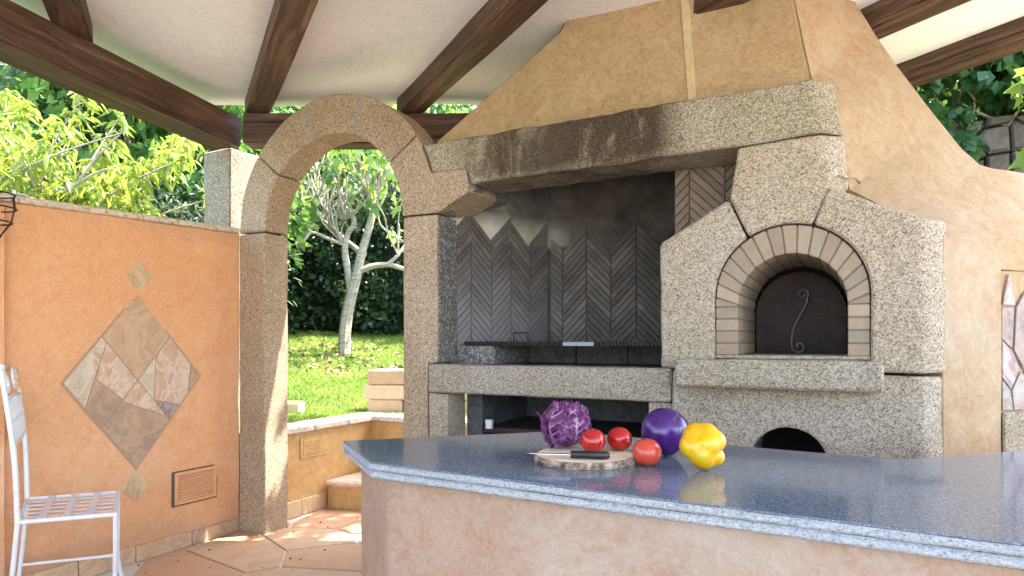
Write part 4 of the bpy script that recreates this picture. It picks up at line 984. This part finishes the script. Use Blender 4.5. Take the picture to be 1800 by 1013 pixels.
for i, (d0, d1) in enumerate(((-2.25, -2.11), (-1.36, -1.22), (-.49, -.345), (.425, .566), (1.30, 1.44), (2.08, 2.21), (2.90, 3.04), (3.66, 3.80))):
    dm = (d0+d1)/2; q = sd_(0, dm, 0)
    endp = inter(q, rdir, eA+eo*.3, ex); endl = inter(q, rdir, lA+ln_*.12, ldir)
    s1 = min((endp-q).dot(rdir), (endl-q).dot(rdir)) if dm < .5 else (endp-q).dot(rdir)
    p0 = sd_(-2.25, dm, 0); p1 = sd_(s1, dm, 0)
    if dm < .3 and i < 2:
        s0 = -3.2
    beam(p0, p1, d1-d0, ZB, ZS+.02, 'rafter', i*3.1)
la = lA-ldir*2.2; beam(la+ln_*.11, lB+ln_*.11+ldir*.02, .22, 2.435, ZB-.003, 'eave_beam', 20, 'wide dark beam above the orange wall')
beam(eA+ex*.06, eA+ex*2.6, .16, 2.435, ZB-.004, 'eave_beam', 31, 'dark beam crossing behind the archway')
eE = inter(sd_(0, 3.73, 0), rdir, eA, ex)
beam(eA+ex*2.61, eE, .16, 2.435, ZB-.004, 'eave_beam', 37)

# ------------------------------------------------------------------ counter
ct = root('kitchen_counter', (0, 1.7, 0), 'kitchen counter with polished grey granite top on a plastered base', 'counter')
back = [(-1.456, 1.614), (-.926, 2.150), (.12, 2.060), (.45, 2.405), (1.2, 3.13)]
frontp = [(1.95, 2.4), (1.05, 1.250), (.241, 1.284), (-.547, 1.325), (-1.131, 1.36)]
poly = back+frontp
def inset(poly, d):
    out = []; n = len(poly)
    A = sum(poly[i][0]*poly[(i+1) % n][1]-poly[(i+1) % n][0]*poly[i][1] for i in range(n)); sg = 1 if A > 0 else -1
    for i in range(n):
        p, q, r_ = Vector(poly[i-1]), Vector(poly[i]), Vector(poly[(i+1) % n])
        e1 = (q-p).normalized(); e2 = (r_-q).normalized(); n1 = Vector((-e1.y, e1.x))*sg; n2 = Vector((-e2.y, e2.x))*sg
        b = (n1+n2); b = b/(b.length**2)*2; out.append(tuple(q+b*d))
    return out
obj('top_surface', slab(inset(poly, .006), .846, .8500, .0008), 'counter_top', ct)
obj('top_slab', rough(slab(poly, .829, .8455, .005), .0012, .05, 14), 'granite_edge', ct)
obj('lower_slab', rough(slab(inset(poly, .003), .808, .8270, .005), .0012, .05, 14), 'granite_edge', ct)
obj('groove', slab(inset(poly, .010), .8255, .8295, 0), 'granite_dull', ct)
obj('base', rough(slab(inset(poly, .05), -.01, .807, .012), .005, .12, 3), 'beige', ct, smooth=True)

# ------------------------------------------------------------------ chair
FB, NB = at(48, 600, 2.96), at(31, 600, 2.58)
FF, NF = at(207, 600, 3.09), at(203, 600, 2.70)
for v in (FB, NB, FF, NF): v.z = 0
ch = root('garden_chair', tuple((FB+NB+FF+NF)/4), 'white wrought iron garden chair with a slatted seat before the orange wall', 'chair')
SZ = .455
def up(v, z): return Vector((v.x, v.y, z))
bk = (FB-FF).normalized()
seat = obj('seat_frame', tube([up(FB, SZ), up(FF, SZ), up(NF, SZ), up(NB, SZ)], .009, 8, closed=True), 'white_paint', ch)
for k in range(1, 6):
    a, b = FB.lerp(NB, k/6), FF.lerp(NF, k/6)
    obj('slat', obox((up(a, SZ)+up(b, SZ))/2, (b-a)/2, (NB-FB).normalized()*.008, (0, 0, .0025), .001), 'white_paint', ch)
for k in (1, 2, 3):
    a, b = FB.lerp(FF, k/4+.02), NB.lerp(NF, k/4-.02)
    obj('cross_strap', obox((up(a, SZ+.006)+up(b, SZ+.006))/2, (b-a)/2, (FF-FB).normalized()*.013, (0, 0, .002), .001), 'white_paint', ch)
for base_, top_, zt in ((FB, at(25, 637, 3.0), 0), (NB, at(1, 646, 2.62), 0)):
    foot = base_-bk*.02+bk*.05
    obj('leg', tube(smooth_path([up(base_+bk*.045, 0), up(base_+bk*.02, .22), up(base_, SZ)], 3), .0095, 8), 'white_paint', ch, smooth=True)
    P = smooth_path([up(base_, SZ), up(base_, SZ).lerp(top_, .45)+Vector((.0, 0, 0))-bk*.012, top_], 5)
    obj('back_post', tube(P, [.0105]*len(P), 8), 'white_paint', ch, smooth=True)
    bm = bmesh.new(); bmesh.ops.create_uvsphere(bm, u_segments=12, v_segments=8, radius=.017, matrix=Matrix.Translation(top_)); obj('finial', bm, 'white_paint', ch, smooth=True)
for base_, mate in ((FF, NF), (NF, FF)):
    obj('leg', tube(smooth_path([up(base_-bk*.03, 0), up(base_.lerp(mate, .05), .15), up(base_.lerp(mate, .0), .30), up(base_, SZ)], 3), .0095, 8), 'white_paint', ch, smooth=True)
obj('stretcher', tube([up(NB+bk*.03, .16), up(NF, .16)], .007, 8), 'white_paint', ch)
obj('stretcher', tube([up(FB+bk*.03, .16), up(FF, .16)], .007, 8), 'white_paint', ch)
# panel of small cut-outs between the back posts
tA, tB = at(25, 637, 3.0), at(1, 646, 2.62)
def bp(u_, z):   # u 0 far post .. 1 near post
    k = (z-SZ)/(tA.z-SZ); a = up(FB, SZ).lerp(tA, k)-bk*.012*math.sin(math.pi*k); b = up(NB, SZ).lerp(tB, k)-bk*.012*math.sin(math.pi*k); return a.lerp(b, u_)
pn = obj('back_panel', tube([bp(0, .93), bp(.5, .945), bp(1, .93)], .007, 8), 'white_paint', ch)
obj('rail', tube([bp(0, .76), bp(.5, .745), bp(1, .76)], .007, 8), 'white_paint', pn)
obj('rail', tube([bp(0, .845), bp(1, .845)], .005, 6), 'white_paint', pn)
for k in range(1, 12): obj('bar', tube([bp(k/12, .76), bp(k/12, .80), bp(k/12+.02*(-1)**k, .845), bp(k/12, .93)], .0055, 6), 'white_paint', pn)
for q_ in (lambda u_: u_, lambda u_: 1-u_):
    P = [bp(q_(u_), z_) for u_, z_ in ((0, .965), (.07, 1.03), (.2, 1.05), (.3, 1.0), (.22, .965), (.15, .99))]
    obj('scroll', tube(smooth_path(P, 4), .007, 8), 'white_paint', ch, smooth=True)

# ------------------------------------------------------------------ vegetables, board, knife
CZ = .8502
bc = at(1027, 600, 1.75); bc.z = CZ
bd = root('chopping_board', tuple(bc), 'round slice of log with bark edge used as a chopping board', 'chopping board')
bm = bmesh.new(); N = 72; rim = []
for k in range(N):
    a = 2*math.pi*k/N; r_ = .135*(1+.025*math.sin(3*a+1)+.012*math.sin(7*a)); rim.append((a, r_))
def disc(off, z0, z1, j=0):
    lo = [(bc.x+(r_+off+j*noise.noise(Vector((math.cos(a)*6, math.sin(a)*6, z0*50))))*math.cos(a), bc.y+(r_+off)*math.sin(a), z0) for a, r_ in rim]
    hi = [(bc.x+(r_+off)*math.cos(a), bc.y+(r_+off)*math.sin(a), z1) for a, r_ in rim]; return loft([lo, hi], .0015)
obj('cut_face', disc(-.006, CZ+.001, CZ+.0195), 'cut_wood', bd)
bm = bmesh.new(); rows = []
for (o_, z_) in ((-.007, .001), (.0, .0005), (.002, .009), (.0, .0185), (-.0065, .019)):
    rows.append([bm.verts.new((bc.x+(r_+o_+.003*noise.noise(Vector((math.cos(a)*9, math.sin(a)*9, z_*90))))*math.cos(a), bc.y+(r_+o_+.003*noise.noise(Vector((math.cos(a)*9, math.sin(a)*9, z_*90))))*math.sin(a), CZ+z_)) for a, r_ in rim])
for a, b in zip(rows, rows[1:]):
    for i in range(N): bm.faces.new((a[i], a[(i+1) % N], b[(i+1) % N], b[i]))
obj('bark_rim', bm, 'log_bark', bd)
BZ = CZ+.0195
def tomato(px, py, dep, r, z, mat, label):
    c = at(px, py, dep); bm = bmesh.new(); bmesh.ops.create_uvsphere(bm, u_segments=40, v_segments=24, radius=1)
    for v in bm.verts:
        a = math.atan2(v.co.y, v.co.x); q = v.co.copy(); rr_ = math.hypot(q.x, q.y)
        lob = 1+.012*math.sin(5*a+px)*rr_; z_ = q.z*.95-.07*math.exp(-(rr_/.16)**2)*(1 if q.z > 0 else -.3)
        v.co = Vector((c.x+q.x*r*lob, c.y+q.y*r*lob, z+r*.93+z_*r))
    t = root('tomato', (c.x, c.y, z), label, 'tomato', 'tomatoes by the chopping board')
    obj('fruit', bm, mat, t, smooth=True)
    bm = bmesh.new(); bmesh.ops.create_uvsphere(bm, u_segments=8, v_segments=6, radius=.0025, matrix=Matrix.Translation((c.x, c.y, z+r*1.80))); obj('stem_scar', bm, 'log_bark', t)
tomato(1042, 776, 1.76, .0345, BZ, 'tomato', 'red tomato on the board in front of the cabbage')
tomato(1089, 775, 1.80, .0340, BZ, 'tomato', 'red tomato on the board nearest the aubergine')
tomato(1137, 803, 1.68, .0375, CZ, 'tomato_pale', 'paler red tomato on the granite beside the board')
# aubergine: round, deep violet
ac = at(1168, 765, 1.83); bm = bmesh.new(); bmesh.ops.create_uvsphere(bm, u_segments=48, v_segments=32, radius=1)
for v in bm.verts:
    q = v.co; a = math.atan2(q.y, q.x); k = 1.0-.24*max(0, -q.z)**1.4-.06*max(0, q.z)**2; f_ = 1+.022*math.sin(3*a+.5)+.02*math.cos(2*a)+.012*noise.noise(q*2.3)
    p_ = Vector((q.x*.066*k*f_, q.y*.062*k*f_, q.z*.067)); p_.rotate(Matrix.Rotation(R(-14), 3, 'Y')); v.co = p_+Vector((ac.x, ac.y, CZ+.0665))
au = root('aubergine', (ac.x, ac.y, CZ), 'large round glossy violet aubergine between the tomatoes and the yellow pepper', 'aubergine')
obj('fruit', bm, 'aubergine', au, smooth=True)
bm = bmesh.new()
for k in range(5):
    a = 2*math.pi*k/5; tube([(ac.x+.005, ac.y+.05, CZ+.098), (ac.x+.005+.022*math.cos(a), ac.y+.052, CZ+.094+.018*math.sin(a))], [.006, .002], 6, bm)
obj('calyx', bm, 'leaf_ivy', au)
# yellow pepper: lobed body lying on its side, lobes toward the viewer
pc = at(1233, 790, 1.64); pc.z = CZ+.058
bm = bmesh.new(); bmesh.ops.create_uvsphere(bm, u_segments=96, v_segments=56, radius=1)
axis = Vector((.3, -.5, -.6)).normalized()
vr = Vector((CT, ST, 0)); vf = Vector((ST, -CT, 0)); PX = 1.64/1150
lobes = [((-10, 18, -2), 22), ((8, 21, 4), 20), ((21, 9, 8), 20), ((-19, 0, 6), 22), ((-3, -14, 13), 23), ((3, -23, 10), 18), ((23, -19, 8), 16), ((6, 5, 14), 23), ((-6, 4, -16), 26), ((18, -4, -14), 22), ((0, 0, 0), 30)]
for v in bm.verts:
    d_ = v.co.normalized(); acc = 0.0
    for (c_, r_) in lobes:
        c_ = Vector(c_); b_ = d_.dot(c_); ds = r_*r_-c_.length_squared+b_*b_
        t_ = b_+math.sqrt(ds) if ds > 0 else 0
        if t_ > 0: acc += t_**15
    t_ = acc**(1/15)*.98*(1+.012*noise.noise(d_*5))
    q = d_*t_*PX*1.0
    v.co = pc+vr*q.x+Vector((0, 0, q.y))+vf*q.z
zmin = min(v.co.z for v in bm.verts)
for v in bm.verts: v.co.z += CZ+.0005-zmin
pp = root('yellow_pepper', (pc.x, pc.y, CZ), 'knobbly yellow bell pepper on the granite right of the aubergine', 'pepper')
obj('fruit', bm, 'pepper', pp, smooth=True)
# red cabbage: overlapping wrinkled leaves round a cut head
cc = at(996, 750, 1.86); cc.z = BZ+.062
cb = root('red_cabbage', (cc.x, cc.y, BZ), 'wrinkled purple red cabbage on the chopping board', 'cabbage')
def cab_leaf(azim, elev, r0, span, hgt, curl, seed, roll=0.0):
    """cup-shaped leaf: a patch of a sphere round cc with a frilled, lifted rim and raised veins"""
    bm = bmesh.new(); lay = bm.verts.layers.float.new('vein'); NU, NV_ = 46, 40; g = []
    e = Matrix.Rotation(azim, 3, 'Z') @ Matrix.Rotation(elev, 3, 'Y')
    for i in range(NU+1):
        row = []
        for j in range(NV_+1):
            u_ = (i/NU-.5)*2; w_ = j/NV_             # across, stem->rim
            wid = span*math.sin(math.pi*min(1, .12+.80*w_))**.7
            a = u_*wid; b = (w_-.5)*hgt
            edge = max(abs(u_), (w_-.6)/.4 if w_ > .6 else 0)
            lift = curl*max(0, edge-.62)**1.6*2.2
            fr = .008*max(0, edge-.6)*math.sin(12*u_+9*w_+seed)+.004*max(0, edge-.55)*math.sin(31*u_+seed*2+23*w_)
            cr = .0035*noise.noise(Vector((u_*3, w_*3.5, seed)))+.0010*noise.noise(Vector((u_*11, w_*13, seed)))
            v1 = math.exp(-(u_/.08)**2)*(1-.5*w_)
            v2 = max(0, 1-abs(((w_*4.2-abs(u_)*1.5) % 1)-.5)*6)*.95*(1-.6*abs(u_))*(1 if abs(u_) > .03 else 0)
            vein = max(v1, v2 if w_ < .95 else 0)
            rad = r0+lift+fr+cr+.0016*vein
            d_ = Vector((math.cos(b)*math.cos(a), math.cos(b)*math.sin(a), math.sin(b)))
            p_ = e @ (d_*rad); v = bm.verts.new(p_+cc); row.append(v); v[lay] = min(1, vein*.9)
        g.append(row)
    for i in range(NU):
        for j in range(NV_): bm.faces.new((g[i][j], g[i+1][j], g[i+1][j+1], g[i][j+1]))
    bmesh.ops.solidify(bm, geom=bm.faces[:], thickness=.0012)
    me = bpy.data.meshes.new('leaf'); bm.to_mesh(me); bm.free()
    obj('leaf', me, 'cabbage', cb, smooth=True)
view = math.atan2(-cc.y, -cc.x)     # towards the viewer
bm = bmesh.new(); bmesh.ops.create_uvsphere(bm, u_segments=32, v_segments=20, radius=.056, matrix=Matrix.Translation(cc+Vector((0, 0, -.004))))
obj('heart', rough(bm, .004, .02, 30), 'cabbage', cb, smooth=True)
for k, (da, el, r0, sp, hg, cu) in enumerate(((0, -.15, .0600, 1.15, 1.9, .018), (.9, -.25, .0615, 1.0, 1.7, .025), (-.85, -.2, .0622, 1.05, 1.8, .030), (.2, -.95, .0605, 1.1, 1.8, .010), (1.9, -.2, .060, 1.1, 1.9, .02), (-2.0, -.2, .060, 1.1, 1.9, .02), (3.1, -.3, .060, 1.1, 1.9, .02), (-1.45, .30, .0655, .75, 1.4, .055), (.45, .12, .0635, .8, 1.3, .020))):
    cab_leaf(view+da, el, r0, sp, hg, cu, k*1.37)
zz = [c for c in cb.children]
# knife
kn = root('kitchen_knife', tuple(at(1010, 800, 1.66)), 'kitchen knife with a black handle lying on the front of the board', 'knife')
h0, h1, b1_ = at(1003, 796, 1.672), at(1072, 800, 1.655), at(925, 791, 1.69)
for v in (h0, h1, b1_): v.z = BZ+.0115
kd = (h1-h0).normalized(); kn_ = Vector((-kd.y, kd.x, 0))
hp = []
N = 12
for i in range(N+1):
    t = i/N; c_ = h0.lerp(h1, t); w_ = .011+.0022*math.sin(math.pi*t*1.6-.3); th_ = .0095+.001*t
    if i == 0: w_ *= .8
    if i == N: w_ *= .55; th_ *= .6
    hp.append([tuple(c_+kn_*(w_*math.cos(a))+Vector((0, 0, th_*math.sin(a)))) for a in [2*math.pi*k/14 for k in range(14)]])
obj('handle', loft(hp, 0), 'handle', kn, smooth=True)
tip = b1_; q = [h0+kn_*.008, h0-kn_*.008, h0.lerp(tip, .6)-kn_*.009, h0.lerp(tip, .92)-kn_*.003, tip+kn_*.006, h0.lerp(tip, .5)+kn_*.008]
obj('blade', loft([[p_-Vector((0, 0, .0007)) for p_ in q], [p_+Vector((0, 0, .0007)) for p_ in q]], 0), 'knife', kn)

# scattered bits of dry leaf on the floor
n = 130; X = rng.uniform(-3.3, -1.4, n); Y = rng.uniform(.9, 3.6, n)
P = np.stack([X, Y, np.full(n, .006)], 1); D = rng.normal(size=(n, 3)); D[:, 2] *= .1
obj('fallen_leaves', leaf_mesh('fallen_leaves', P, D, rng.uniform(.006, .022, n), rng.uniform(0, 1, n), 'oval', .1, .5), 'dryleaf', label='bits of dry leaf scattered on the terracotta paving', cat='leaves', kind='stuff')
